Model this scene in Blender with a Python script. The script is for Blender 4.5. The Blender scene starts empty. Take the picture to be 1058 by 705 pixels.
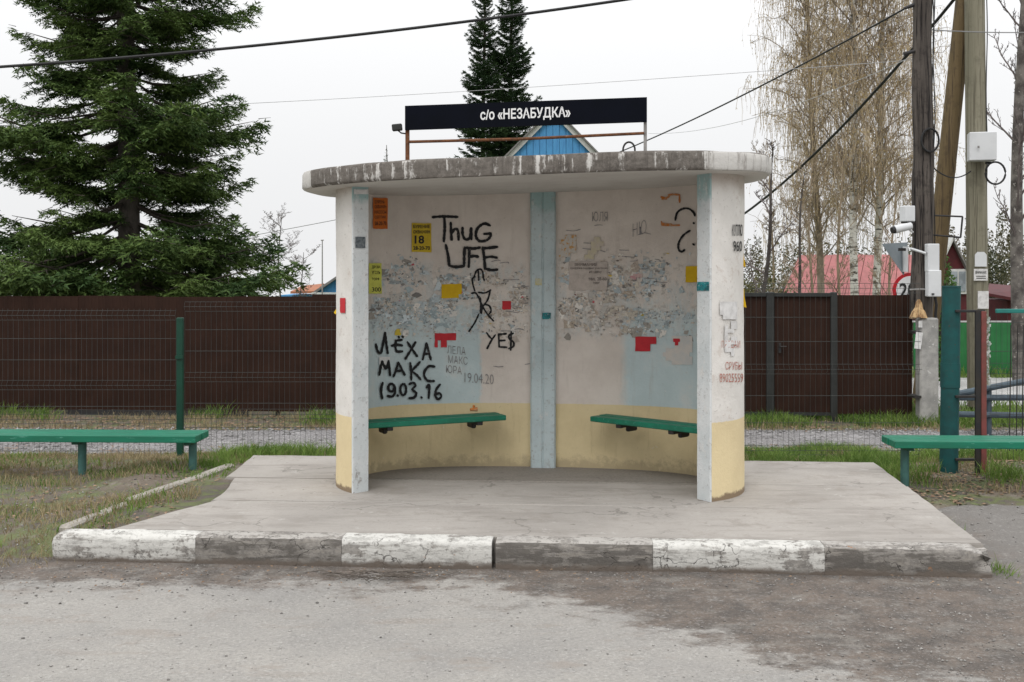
import bpy, bmesh, math, random
import numpy as np
from mathutils import Vector, Matrix
R = math.radians
rng = np.random.default_rng(7)
random.seed(7)
scn = bpy.context.scene
col = scn.collection

# ------------------------------------------------------------------ camera
F, CX, HY, EYE = 1150.0, 529.0, 280.0, 1.8      # focal length, centre, horizon in photo pixels; eye height
cd = bpy.data.cameras.new('camera'); cam = bpy.data.objects.new('camera', cd); col.objects.link(cam)
cam.location = (0, 0, EYE); cam.rotation_euler = (R(90), 0, 0)
cd.sensor_width = 36; cd.lens = 36 * F / 1058; cd.shift_y = -(352.5 - HY) / 1058
cd.clip_start = .05; cd.clip_end = 1500
scn.camera = cam

# ------------------------------------------------------------------ sky and sun (overcast)
SUN_EL, SUN_ROT = R(52), R(200)
w = bpy.data.worlds.new('World'); scn.world = w; w.use_nodes = True
nt = w.node_tree; nt.nodes.clear()
out = nt.nodes.new('ShaderNodeOutputWorld'); bg = nt.nodes.new('ShaderNodeBackground')
sky = nt.nodes.new('ShaderNodeTexSky'); sky.sky_type = 'NISHITA'; sky.sun_disc = False
sky.sun_elevation = SUN_EL; sky.sun_rotation = SUN_ROT; sky.dust_density = 4
tc = nt.nodes.new('ShaderNodeTexCoord'); sp = nt.nodes.new('ShaderNodeSeparateXYZ')
nt.links.new(tc.outputs['Generated'], sp.inputs[0])
mr = nt.nodes.new('ShaderNodeMapRange')           # even overcast, brighter towards the zenith
mr.inputs[1].default_value = 0; mr.inputs[2].default_value = 1
mr.interpolation_type = 'SMOOTHSTEP'; mr.inputs[3].default_value = 9.3; mr.inputs[4].default_value = 22
nt.links.new(sp.outputs['Z'], mr.inputs[0])
cl = nt.nodes.new('ShaderNodeMix'); cl.data_type = 'RGBA'; cl.blend_type = 'MULTIPLY'; cl.inputs[0].default_value = 1
cl.inputs[6].default_value = (.985, .99, 1.0, 1); nt.links.new(mr.outputs[0], cl.inputs[7])
hs = nt.nodes.new('ShaderNodeHueSaturation'); hs.inputs['Saturation'].default_value = .25
nt.links.new(sky.outputs[0], hs.inputs['Color'])
mx = nt.nodes.new('ShaderNodeMix'); mx.data_type = 'RGBA'; mx.inputs[0].default_value = .93
nt.links.new(hs.outputs[0], mx.inputs[6]); nt.links.new(cl.outputs[2], mx.inputs[7])
nt.links.new(mx.outputs[2], bg.inputs[0]); bg.inputs[1].default_value = .1
nt.links.new(bg.outputs[0], out.inputs[0])
sd = bpy.data.lights.new('sun', 'SUN'); sd.energy = .95; sd.angle = R(28); sd.color = (1, .97, .92)
so = bpy.data.objects.new('sun', sd); col.objects.link(so)
az = SUN_ROT
sdir = Vector((math.sin(az) * math.cos(SUN_EL), math.cos(az) * math.cos(SUN_EL), math.sin(SUN_EL)))
so.rotation_euler = sdir.to_track_quat('Z', 'Y').to_euler(); so.location = (0, 0, 30)
vs = scn.view_settings; vs.view_transform = 'Standard'; vs.look = 'None'; vs.exposure = 0; vs.gamma = 1

# ------------------------------------------------------------------ helpers
def P(px, py, D):
    return Vector(((px - CX) / F * D, D, EYE - (py - HY) / F * D))

def hsh(ix, iy, seed):
    h = np.sin(ix * 127.1 + iy * 311.7 + seed * 74.7) * 43758.5453
    return h - np.floor(h)
def vn(x, y, seed=0):
    x = np.asarray(x, float); y = np.asarray(y, float)
    ix, iy = np.floor(x), np.floor(y); fx, fy = x - ix, y - iy
    fx = fx * fx * (3 - 2 * fx); fy = fy * fy * (3 - 2 * fy)
    a = hsh(ix, iy, seed); b = hsh(ix + 1, iy, seed); c = hsh(ix, iy + 1, seed); d = hsh(ix + 1, iy + 1, seed)
    return (a * (1 - fx) + b * fx) * (1 - fy) + (c * (1 - fx) + d * fx) * fy
def fbm(x, y, seed=0, o=3):
    s = 0; a = .5; t = 0
    for i in range(o):
        s = s + a * vn(x * 2 ** i, y * 2 ** i, seed + i); t += a; a *= .5
    return s / t
def sst(a, b, x):
    t = np.clip((np.asarray(x, float) - a) / (b - a), 0, 1); return t * t * (3 - 2 * t)

def gz(x, y):
    """height of the ground sheet"""
    x = np.asarray(x, float); y = np.asarray(y, float)
    n = (fbm(x * 1.3, y * 1.3, 3) - .5) * .07
    left = -.05 + .13 * sst(6.6, 7.7, y + .05 * np.sin(x * 3)) + n * sst(6.5, 7.2, y)
    right = -.06 + .10 * sst(7.9, 8.9, y + .25 * (vn(x * 1.7, y * .5, 5) - .5)) + n * .6 * sst(7.6, 8.6, y)
    left = left + .05 * sst(-3.5, -2.9, x) * sst(6.95, 7.3, y) * (1 - sst(9.6, 10.2, y)) + .035 * (fbm(x * 2.1, y * 2.1, 19) - .5) * sst(-3.0, -2.8, x)
    base = np.where(x < 0, left, right)
    under = np.clip(sst(-2.12, -1.9, x) * (1 - sst(2.7, 2.8, x)), 0, 1) * (1 - sst(9.4, 9.75, y))
    base = base * (1 - under) + (-.1) * under
    base = np.where(y < 6.4, -.08, base)
    back = np.interp(y, [10.2, 12.1, 16, 24, 90, 400], [0, -.22, -.27, -.27, -6.5, -6.5])
    return base * np.where(y < 20, 1 - sst(10.2, 12.1, y) * .7, .3) + back

def pd(o, label=None, cat=None, group=None, kind=None):
    if label: o['label'] = label
    if cat: o['category'] = cat
    if group: o['group'] = group
    if kind: o['kind'] = kind
    return o
WL = {}
def thing(name, loc, label, cat, group=None, rz=0):
    o = bpy.data.objects.new(name, None); col.objects.link(o)
    o.empty_display_size = .1
    o.location = loc; o.rotation_euler = (0, 0, rz)
    WL[o.name] = Vector(loc)
    return pd(o, label, cat, group)

def mesh_np(name, V, Fc, smooth=False):
    me = bpy.data.meshes.new(name)
    V = np.asarray(V, dtype=np.float32).reshape(-1, 3)
    if isinstance(Fc, np.ndarray):
        k = Fc.shape[1]; n = len(Fc)
        me.vertices.add(len(V)); me.vertices.foreach_set('co', V.ravel())
        me.loops.add(n * k); me.loops.foreach_set('vertex_index', Fc.astype(np.int32).ravel())
        me.polygons.add(n); me.polygons.foreach_set('loop_start', np.arange(0, n * k, k, dtype=np.int32))
        me.update(calc_edges=True)
    else:
        me.from_pydata(V.tolist(), [], Fc); me.update()
    if smooth: me.polygons.foreach_set('use_smooth', np.ones(len(me.polygons), bool))
    return me

class MB:
    def __init__(s): s.v = []; s.f = []; s.m = []
    def add(s, vs, fs, mi=0):
        b = len(s.v); s.v += [tuple(v) for v in vs]; s.f += [tuple(b + i for i in f) for f in fs]; s.m += [mi] * len(fs); return s
    def box(s, c, size, rot=None, mi=0, bev=0):
        hx, hy, hz = [q / 2 for q in size]
        b = min(bev, hx * .9, hy * .9, hz * .9)
        if b <= 0:
            vs = [Vector((sx * hx, sy * hy, sz * hz)) for sz in (-1, 1) for sx, sy in ((-1, -1), (1, -1), (1, 1), (-1, 1))]
            fs = [(3, 2, 1, 0), (4, 5, 6, 7), (0, 1, 5, 4), (1, 2, 6, 5), (2, 3, 7, 6), (3, 0, 4, 7)]
        else:
            bm = bmesh.new(); bmesh.ops.create_cube(bm, size=1)
            for v in bm.verts: v.co = Vector((v.co.x * size[0], v.co.y * size[1], v.co.z * size[2]))
            bmesh.ops.bevel(bm, geom=bm.edges[:], offset=b, segments=1, affect='EDGES', profile=.5)
            bm.verts.index_update()
            vs = [v.co.copy() for v in bm.verts]; fs = [tuple(v.index for v in f.verts) for f in bm.faces]; bm.free()
        M = rot if rot is not None else Matrix.Identity(3)
        c = Vector(c)
        return s.add([c + M @ v for v in vs], fs, mi)
    def tube(s, pts, rad, n=8, mi=0, cap=True):
        pts = [Vector(p) for p in pts]; k = len(pts)
        if not hasattr(rad, '__len__'): rad = [rad] * k
        ref = Vector((0, 0, 1))
        t0 = (pts[-1] - pts[0]).normalized()
        if abs(t0.z) > .9: ref = Vector((0, 1, 0))
        vs = []
        for i, p in enumerate(pts):
            t = (pts[min(i + 1, k - 1)] - pts[max(i - 1, 0)])
            t = t.normalized() if t.length > 1e-9 else t0
            a = t.cross(ref)
            a = a.normalized() if a.length > 1e-6 else Vector((1, 0, 0))
            b = a.cross(t).normalized()
            for j in range(n):
                q = 2 * math.pi * j / n
                vs.append(p + (a * math.cos(q) + b * math.sin(q)) * rad[i])
        fs = [(i * n + j, i * n + (j + 1) % n, (i + 1) * n + (j + 1) % n, (i + 1) * n + j) for i in range(k - 1) for j in range(n)]
        if cap and n > 2: fs += [tuple(range(n - 1, -1, -1)), tuple((k - 1) * n + j for j in range(n))]
        return s.add(vs, fs, mi)
    def prism(s, poly, axis, depth, mi=0):
        """poly: list of Vector in a plane, extruded along the vector axis*depth"""
        n = len(poly); d = Vector(axis) * depth
        return s.add([Vector(p) for p in poly] + [Vector(p) + d for p in poly],
                     [tuple(range(n - 1, -1, -1)), tuple(range(n, 2 * n))] + [(i, (i + 1) % n, n + (i + 1) % n, n + i) for i in range(n)], mi)
    def mesh(s, name, smooth=False):
        me = bpy.data.meshes.new(name); me.from_pydata([tuple(v) for v in s.v], [], s.f); me.update()
        if any(s.m): me.polygons.foreach_set('material_index', s.m)
        bm = bmesh.new(); bm.from_mesh(me); bmesh.ops.recalc_face_normals(bm, faces=bm.faces); bm.to_mesh(me); bm.free()
        if smooth: me.polygons.foreach_set('use_smooth', [True] * len(me.polygons))
        return me

def obj(name, me, mats, parent=None, local=False, label=None, cat=None, group=None, kind=None, auto=0):
    """link one mesh as one object; world-space vertices unless local"""
    if isinstance(me, MB): me = me.mesh(name)
    if not isinstance(mats, (list, tuple)): mats = [mats]
    if len(me.materials) == 0:
        for m in mats: me.materials.append(m)
    o = bpy.data.objects.new(name, me); col.objects.link(o)
    if not local:
        if parent is not None:
            off = WL[parent.name]
        else:
            n = len(me.vertices); co = np.empty(n * 3, np.float32); me.vertices.foreach_get('co', co); co = co.reshape(-1, 3)
            off = Vector((float((co[:, 0].min() + co[:, 0].max()) / 2), float((co[:, 1].min() + co[:, 1].max()) / 2), float(co[:, 2].min())))
            if kind == 'structure': off = Vector((0, 0, 0))
            o.location = off
        me.transform(Matrix.Translation(-off))
        WL[o.name] = off.copy()
    else:
        WL[o.name] = WL.get(parent.name, Vector()) if parent else Vector()
    if parent is not None: o.parent = parent
    if auto:
        me.polygons.foreach_set('use_smooth', [True] * len(me.polygons))
        try: me.set_sharp_from_angle(angle=R(auto))
        except Exception: pass
    return pd(o, label, cat, group, kind)
def dup(o, parent, loc=None, rot=None):
    c = o.copy(); col.objects.link(c); c.parent = parent
    if loc is not None: c.location = loc
    if rot is not None: c.rotation_euler = rot
    WL[c.name] = WL.get(o.name, Vector())
    return c

# ------------------------------------------------------------------ materials
class NT:
    def __init__(s, name):
        s.m = bpy.data.materials.new(name); s.m.use_nodes = True; s.t = s.m.node_tree
        s.b = s.t.nodes['Principled BSDF']; s.b.inputs['Roughness'].default_value = .85
        s.b.inputs['Specular IOR Level'].default_value = .3
    def n(s, ty, **kw):
        q = s.t.nodes.new(ty)
        for k, v in kw.items(): setattr(q, k, v)
        return q
    def set(s, sock, v):
        if isinstance(v, bpy.types.NodeSocket): s.t.links.new(v, sock)
        elif isinstance(v, (tuple, list)) and len(v) == 3 and sock.type == 'RGBA': sock.default_value = (*v, 1)
        else: sock.default_value = v
    def pos(s): return s.n('ShaderNodeNewGeometry').outputs['Position']
    def oc(s): return s.n('ShaderNodeTexCoord').outputs['Object']
    def uv(s): return s.n('ShaderNodeTexCoord').outputs['UV']
    def xyz(s, v):
        q = s.n('ShaderNodeSeparateXYZ'); s.set(q.inputs[0], v); return q.outputs
    def scale(s, v, sc):
        q = s.n('ShaderNodeVectorMath', operation='MULTIPLY'); s.set(q.inputs[0], v); q.inputs[1].default_value = sc; return q.outputs[0]
    def noise(s, v, sc, det=5, rough=.6, dist=0):
        q = s.n('ShaderNodeTexNoise'); s.set(q.inputs['Vector'], v); q.inputs['Scale'].default_value = sc
        q.inputs['Detail'].default_value = det; q.inputs['Roughness'].default_value = rough; q.inputs['Distortion'].default_value = dist
        return q.outputs['Fac']
    def voro(s, v, sc, feat='F1'):
        q = s.n('ShaderNodeTexVoronoi', feature=feat); s.set(q.inputs['Vector'], v); q.inputs['Scale'].default_value = sc; return q.outputs[0]
    def rng(s, v, a, b, c=0., d=1., smooth=True):
        q = s.n('ShaderNodeMapRange', interpolation_type='SMOOTHSTEP' if smooth else 'LINEAR')
        s.set(q.inputs[0], v)
        for i, x in enumerate((a, b, c, d)): s.set(q.inputs[i + 1], x)
        return q.outputs[0]
    def math(s, op, a, b=0.):
        q = s.n('ShaderNodeMath', operation=op); s.set(q.inputs[0], a); s.set(q.inputs[1], b); return q.outputs[0]
    def mix(s, f, a, b, bl='MIX'):
        q = s.n('ShaderNodeMix', data_type='RGBA', blend_type=bl); s.set(q.inputs[0], f); s.set(q.inputs[6], a); s.set(q.inputs[7], b); return q.outputs[2]
    def bump(s, h, st=.3, d=.01):
        q = s.n('ShaderNodeBump'); q.inputs['Strength'].default_value = st; q.inputs['Distance'].default_value = d; s.set(q.inputs['Height'], h)
        s.t.links.new(q.outputs[0], s.b.inputs['Normal'])
    def done(s, c, rough=None, metal=None):
        s.set(s.b.inputs['Base Color'], c)
        if rough is not None: s.set(s.b.inputs['Roughness'], rough)
        if metal is not None: s.b.inputs['Metallic'].default_value = metal
        return s.m

def simple(name, c1, c2=None, sc=8, rough=.8, bump=.15, bd=.005, metal=0, stretch=(1, 1, 1), lo=.35, hi=.65, c3=None, t3=.62, bsc=None, spec=None):
    t = NT(name); v = t.scale(t.oc(), stretch)
    n = t.noise(v, sc)
    c = t.mix(t.rng(n, lo, hi), c1, c2 or tuple(x * .7 for x in c1))
    if c3: c = t.mix(t.rng(t.noise(v, sc * 2.3, 6, .7), t3, t3 + .06), c, c3)
    if bump: t.bump(t.noise(v, bsc or sc * 4), bump, bd)
    if spec is not None: t.b.inputs['Specular IOR Level'].default_value = spec
    return t.done(c, rough, metal)

M = {}
M['green_paint'] = simple('green_paint', (.010, .16, .095), (.012, .125, .075), 6, .5, .2, .003, c3=(.07, .24, .18), t3=.60, stretch=(.5, 3, 3), bsc=14)
M['teal_pipe'] = simple('teal_pipe', (.012, .075, .075), (.014, .055, .056), 9, .6, .2, .003, c3=(.05, .04, .035), t3=.62, spec=.2)
M['leg_paint'] = simple('leg_paint', (.06, .15, .135), (.05, .115, .105), 9, .6, .2, .003, c3=(.12, .10, .085), t3=.62, spec=.2)
M['dark_green'] = simple('dark_green', (.006, .05, .03), (.006, .04, .025), 9, .45)
M['wire'] = simple('wire', (.055, .06, .057), (.04, .045, .042), 9, .55, 0, spec=.25)
M['brown_metal'] = simple('brown_metal', (.030, .0142, .0095), (.023, .011, .0075), 3, .6, .05, .002, c3=(.032, .018, .014), t3=.66, spec=.12)
M['grey_frame'] = simple('grey_frame', (.028, .030, .029), (.02, .021, .02), 5, .5, .05)
M['rust'] = simple('rust', (.17, .07, .03), (.09, .04, .022), 20, .9, .3, .003, c3=(.28, .20, .14), t3=.6)
M['grey_steel'] = simple('grey_steel', (.30, .29, .28), (.2, .19, .18), 14, .6, .1, c3=(.16, .08, .04), t3=.62)
M['dark_steel'] = simple('dark_steel', (.02, .02, .022), (.03, .025, .022), 12, .6, .1)
M['blue_steel'] = simple('blue_steel', (.06, .085, .105), (.045, .06, .075), 12, .5, .1)
M['red_rust'] = simple('red_rust', (.19, .055, .05), (.13, .05, .04), 12, .8, .2, c3=(.3, .25, .22), t3=.68)
M['teal_paint'] = simple('teal_paint', (.02, .17, .15), (.02, .13, .12), 9, .5, .1)
M['flaked'] = simple('flaked', (.5, .5, .48), (.2, .25, .22), 25, .8, .3)
M['sign_panel'] = simple('sign_panel', (.0035, .0045, .009), (.003, .004, .007), 4, .7, 0, spec=.06)
M['white_print'] = simple('white_print', (.75, .75, .75), (.7, .7, .7), 4, .6, 0)
M['black_print'] = simple('black_print', (.012, .012, .012), (.03, .03, .03), 8, .7, 0)
M['red_print'] = simple('red_print', (.35, .06, .04), (.45, .25, .2), 20, .7, 0)
M['pencil'] = simple('pencil', (.16, .16, .17), (.30, .28, .27), 30, .8, 0)
M['grey_print'] = simple('grey_print', (.10, .09, .085), (.25, .22, .20), 40, .8, 0)
def spray():
    t = NT('spray_paint'); n = t.noise(t.oc(), 28, 5, .7)
    return t.done(t.mix(t.rng(n, .58, .72), (.008, .008, .009), (.10, .09, .085)), .65)
M['spray'] = spray()
M['paper_orange'] = simple('paper_orange', (.55, .15, .025), (.48, .12, .02), 12, .8, .1)
M['paper_yellow'] = simple('paper_yellow', (.58, .42, .03), (.50, .35, .03), 12, .8, .1)
M['paper_lime'] = simple('paper_lime', (.60, .62, .12), (.5, .5, .1), 12, .8, .1)
M['paper_gold'] = simple('paper_gold', (.62, .40, .01), (.55, .34, .01), 12, .8, .1)
M['paper_red'] = simple('paper_red', (.50, .025, .035), (.42, .02, .03), 12, .7, .1)
M['paper_white'] = simple('paper_white', (.66, .65, .64), (.5, .49, .48), 14, .85, .2)
M['teal_sticker'] = simple('teal_sticker', (.02, .22, .24), (.01, .06, .07), 26, .6, 0, c3=(.6, .6, .6), t3=.58)
M['grey_sticker'] = simple('grey_sticker', (.16, .18, .19), (.05, .06, .07), 40, .7, 0)
M['stain_orange'] = simple('stain_orange', (.50, .15, .02), (.40, .26, .16), 25, .8, 0)
M['white_box'] = simple('white_box', (.60, .61, .62), (.55, .56, .57), 4, .45, 0)
M['cable'] = simple('cable', (.012, .012, .013), (.02, .02, .02), 5, .6, 0)
M['grey_wire'] = simple('grey_wire', (.22, .22, .23), (.2, .2, .2), 5, .6, 0)
M['pale_wire'] = simple('pale_wire', (.42, .42, .43), (.4, .4, .4), 5, .6, 0)
M['sign_back'] = simple('sign_back', (.22, .25, .27), (.18, .21, .23), 5, .45, 0)
M['sign_red'] = simple('sign_red', (.45, .012, .02), (.4, .012, .02), 5, .4, 0)
M['sign_white'] = simple('sign_white', (.72, .72, .72), (.68, .68, .68), 5, .4, 0)
M['cut_wood'] = simple('cut_wood', (.48, .33, .17), (.20, .11, .05), 9, .8, .4, .01, stretch=(2, 2, .4))
M['asbestos'] = simple('asbestos', (.5, .5, .5), (.42, .42, .42), 3, .8, .1)
M['concrete_post'] = simple('concrete_post', (.36, .35, .33), (.24, .235, .225), 6, .9, .5, .01, c3=(.5, .49, .47), t3=.62)

def wood_pole(name, a, b, c):
    t = NT(name); v = t.scale(t.oc(), (9, 9, .35))
    n = t.noise(v, 1.5, 6, .7); n2 = t.noise(t.scale(t.oc(), (30, 30, .8)), 1.2, 4, .7)
    cc = t.mix(t.rng(n, .32, .68), a, b); cc = t.mix(t.rng(n2, .52, .62), cc, c); k3 = t.noise(t.oc(), 5, 6, .75); cc = t.mix(t.math('MULTIPLY', t.rng(k3, .5, .66), .5), cc, c)
    t.bump(t.math('ADD', n, n2), .7, .015); return t.done(cc, .9)
M['pole_dark'] = wood_pole('pole_dark', (.042, .035, .031), (.11, .094, .082), (.008, .006, .006))
M['pole_green'] = wood_pole('pole_green', (.24, .222, .165), (.175, .165, .118), (.12, .108, .078))
M['pole_brown'] = wood_pole('pole_brown', (.16, .115, .06), (.125, .09, .045), (.07, .05, .03))
M['fir_bark'] = simple('fir_bark', (.12, .105, .09), (.06, .052, .045), 9, .95, .6, .02, stretch=(1, 1, .5))
M['twig_bark'] = simple('twig_bark', (.06, .05, .043), (.09, .075, .062), 9, .9, 0)
M['grey_bark'] = simple('grey_bark', (.09, .078, .07), (.045, .038, .036), 9, .9, .4, .01)
def birch():
    t = NT('birch_bark'); v = t.oc()
    b = t.noise(t.scale(v, (1.5, 1.5, 6)), 3, 5, .7); d = t.noise(t.scale(v, (2, 2, 3)), 1.6, 4)
    c = t.mix(t.rng(b, .52, .6), (.55, .53, .49), (.05, .045, .04))
    c = t.mix(t.rng(d, .5, .68), c, (.22, .19, .16)); t.bump(b, .4, .01); return t.done(c, .85)
M['birch_bark'] = birch()
M['birch_dark'] = simple('birch_dark', (.17, .155, .14), (.06, .052, .048), 5, .9, .5, .01, c3=(.38, .36, .33), t3=.6)

def leafy(name, a, b, cl=1.1, rough=.7, trans=.15):
    t = NT(name); p = t.pos()
    n = t.noise(p, cl, 3); m = t.noise(p, 22, 2)
    c = t.mix(t.rng(t.math('ADD', t.math('MULTIPLY', n, .6), t.math('MULTIPLY', m, .4)), .38, .62), a, b)
    t.done(c, rough); t.b.inputs['Specular IOR Level'].default_value = .2
    if trans:
        tr = t.n('ShaderNodeBsdfTranslucent'); t.set(tr.inputs[0], c)
        ms = t.n('ShaderNodeMixShader'); ms.inputs[0].default_value = trans
        t.t.links.new(t.b.outputs[0], ms.inputs[1]); t.t.links.new(tr.outputs[0], ms.inputs[2])
        t.t.links.new(ms.outputs[0], t.t.nodes['Material Output'].inputs[0])
    return t.m
M['fir_needles'] = leafy('fir_needles', (.032, .066, .019), (.115, .172, .044))
M['fir_dark'] = leafy('fir_dark', (.022, .044, .020), (.048, .082, .030))
M['catkin'] = leafy('catkin', (.36, .265, .12), (.50, .39, .21), 1.4, .8, .4)
M['strand'] = leafy('strand', (.30, .235, .16), (.44, .36, .25), 1.4, .8, 0)
M['limb'] = simple('limb', (.19, .15, .115), (.28, .235, .19), 5, .9, 0)
M['twig_brown'] = simple('twig_brown', (.20, .155, .11), (.28, .22, .15), 5, .9, 0)
M['twig_purple'] = simple('twig_purple', (.10, .082, .08), (.15, .125, .12), 5, .9, 0)
M['grass'] = leafy('grass_blades', (.085, .155, .03), (.18, .265, .06), 2, .7, .3)
M['dry_grass'] = leafy('dry_grass_blades', (.33, .27, .16), (.22, .18, .10), 2, .8, .2)
M['leaf_litter'] = leafy('leaf_litter', (.13, .08, .05), (.30, .21, .14), 9, .9, 0)
M['shrub'] = leafy('shrub_leaves', (.085, .095, .04), (.15, .13, .06), 2, .8, .2)
M['thuja'] = leafy('thuja', (.05, .11, .03), (.09, .15, .04), 2, .8, .2)
M['wood_far'] = leafy('woodland_leaves', (.055, .068, .036), (.135, .112, .072), .35, .9, 0)

# --- ground materials
def m_road():
    t = NT('asphalt'); p = t.pos(); x, y, z = t.xyz(p)
    big = t.noise(p, .9, 6, .65); mid = t.noise(p, 4, 6, .7); fine = t.noise(p, 60, 4, .75); grit = t.voro(p, 130)
    st = t.noise(t.scale(p, (.5, 2.2, 1)), 2.5, 6, .65)
    c = t.mix(t.rng(big, .3, .7), (.315, .299, .275), (.245, .235, .222))
    c = t.mix(t.math('MULTIPLY', t.rng(fine, .50, .66), .5), c, (.19, .185, .18))
    c = t.mix(t.math('MULTIPLY', t.rng(fine, .44, .32), .5), c, (.46, .445, .42))
    c = t.mix(t.math('MULTIPLY', t.rng(t.noise(p, 17, 6, .8), .58, .66), .45), c, (.21, .195, .18))
    c = t.mix(t.math('MULTIPLY', t.rng(t.noise(t.scale(p, (1, 1.8, 1)), 1.7, 7, .75), .55, .66), .5), c, (.25, .215, .185))
    c = t.mix(t.math('MULTIPLY', t.rng(st, .56, .70), .45), c, (.24, .205, .175))
    # loose brown dust swept against the kerb and over the right side
    edge = t.math('ADD', t.rng(x, -.6, 2.1, 6.42, 4.75), t.math('MULTIPLY', t.math('SUBTRACT', t.noise(t.scale(p, (1, 1.5, 1)), 2.2, 7, .75), .5), 2.2))
    edge = t.math('ADD', edge, t.math('MULTIPLY', t.math('SUBTRACT', mid, .5), .5))
    k = t.math('MULTIPLY', t.rng(t.math('SUBTRACT', y, edge), -.16, .20), t.rng(t.noise(p, 5, 7, .8), .34, .50, .72, 1))
    d = t.mix(t.rng(mid, .35, .65), (.148, .120, .100), (.088, .077, .069))
    d = t.mix(t.math('MULTIPLY', t.rng(t.noise(t.scale(p, (.8, 1.4, 1)), 3.5, 7, .75), .5, .66), .7), d, (.20, .185, .165))
    d = t.mix(t.math('MULTIPLY', t.rng(fine, .52, .68), .7), d, (.06, .055, .052))
    d = t.mix(t.math('MULTIPLY', t.rng(fine, .42, .30), .6), d, (.30, .28, .26))
    d = t.mix(t.rng(t.math('ADD', x, mid), 3.1, 4.0), d, t.mix(fine, (.10, .093, .086), (.23, .215, .20)))
    c = t.mix(k, c, d)
    ag = t.n('ShaderNodeTexVoronoi'); t.set(ag.inputs['Vector'], p); ag.inputs['Scale'].default_value = 75
    av = t.xyz(ag.outputs['Color'])[0]; keep = t.rng(t.noise(p, 6, 5, .7), .42, .58, .35, 1)
    c = t.mix(t.math('MULTIPLY', t.math('MULTIPLY', t.rng(av, .72, .95), .28), keep), c, (.13, .127, .122))
    c = t.mix(t.math('MULTIPLY', t.math('MULTIPLY', t.rng(av, .22, .02), .22), keep), c, (.46, .45, .43))
    t.bump(t.math('ADD', fine, t.math('ADD', t.math('MULTIPLY', grit, .6), t.math('MULTIPLY', av, .5))), .6, .008)
    return t.done(c, .93)
def m_ground():
    t = NT('soil'); p = t.pos(); x, y, z = t.xyz(p)
    n = t.noise(p, 1.6, 6, .7); f = t.noise(p, 28, 5, .75); g = t.noise(p, 6, 5, .7)
    c = t.mix(t.rng(n, .35, .65), (.155, .125, .098), (.10, .088, .075))
    c = t.mix(t.rng(g, .5, .62), c, (.19, .165, .135))
    c = t.mix(t.math('MULTIPLY', t.rng(f, .52, .7), .8), c, (.045, .038, .032))
    gr = t.math('MULTIPLY', t.rng(g, .42, .56), t.rng(n, .40, .52))
    c = t.mix(t.math('MULTIPLY', gr, .75), c, t.mix(f, (.07, .105, .03), (.15, .17, .06)))
    far = t.rng(y, 17, 20); c = t.mix(far, c, t.mix(n, (.09, .13, .035), (.14, .17, .06)))
    t.bump(t.math('ADD', f, g), .8, .02); return t.done(c, .95)
def m_gravel(name, a, b):
    t = NT(name); p = t.pos(); f = t.noise(p, 34, 4, .8); g = t.noise(p, 3, 5, .7); v = t.voro(p, 45)
    c = t.mix(t.rng(f, .38, .62), a, b); c = t.mix(t.rng(g, .52, .66), c, tuple(q * 1.4 for q in b))
    c = t.mix(t.rng(v, .25, .6), tuple(q * 1.15 for q in b), c)
    t.bump(t.math('ADD', v, f), .9, .02); return t.done(c, .95)
def m_concrete():
    t = NT('platform_concrete'); p = t.pos()
    n = t.noise(p, 1.1, 6, .65); f = t.noise(p, 45, 5, .75); s = t.noise(t.scale(p, (.6, 2.5, 1)), 2.2, 6, .7)
    c = t.mix(t.rng(n, .3, .7), (.358, .334, .307), (.29, .270, .248))
    c = t.mix(t.math('MULTIPLY', t.rng(s, .48, .66), .6), c, (.23, .21, .19))
    c = t.mix(t.math('MULTIPLY', t.rng(t.noise(p, 3.3, 7, .75), .52, .66), .45), c, (.21, .185, .16))
    c = t.mix(t.math('MULTIPLY', t.rng(f, .52, .70), .35), c, (.18, .165, .15))
    c = t.mix(t.math('MULTIPLY', t.rng(t.noise(p, 7, 6, .75), .60, .68), .6), c, (.43, .41, .385))
    dn = t.n('ShaderNodeTexNoise'); t.set(dn.inputs['Vector'], p); dn.inputs['Scale'].default_value = 3; dn.inputs['Detail'].default_value = 7
    ad = t.n('ShaderNodeVectorMath', operation='MULTIPLY_ADD'); t.set(ad.inputs[0], dn.outputs['Color']); ad.inputs[1].default_value = (.7, .7, .7); t.set(ad.inputs[2], p)
    ck = t.math('MULTIPLY', t.rng(t.voro(ad.outputs[0], .75, 'DISTANCE_TO_EDGE'), .010, .002), t.rng(t.noise(p, .9, 2), .48, .56))
    c = t.mix(t.math('MULTIPLY', ck, .5), c, (.10, .09, .08))
    c = t.mix(t.math('MULTIPLY', t.rng(t.noise(p, 14, 4, .6), .68, .72), .7), c, (.14, .12, .10))
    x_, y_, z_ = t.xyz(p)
    inn = t.math('MULTIPLY', t.rng(t.math('ADD', y_, t.math('ADD', t.math('MULTIPLY', x_, .105), t.math('MULTIPLY', n, .25))), 8.70, 8.80), t.math('MULTIPLY', t.rng(x_, -1.45, -1.2), t.rng(x_, 1.75, 1.5)))  # floor behind the joint: dirt plus the shelter's shade, both painted into the colour
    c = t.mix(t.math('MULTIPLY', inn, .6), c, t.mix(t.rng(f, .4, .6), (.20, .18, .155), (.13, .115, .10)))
    t.bump(t.math('ADD', f, t.math('MULTIPLY', n, 2)), .35, .006); return t.done(c, .92)
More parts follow.
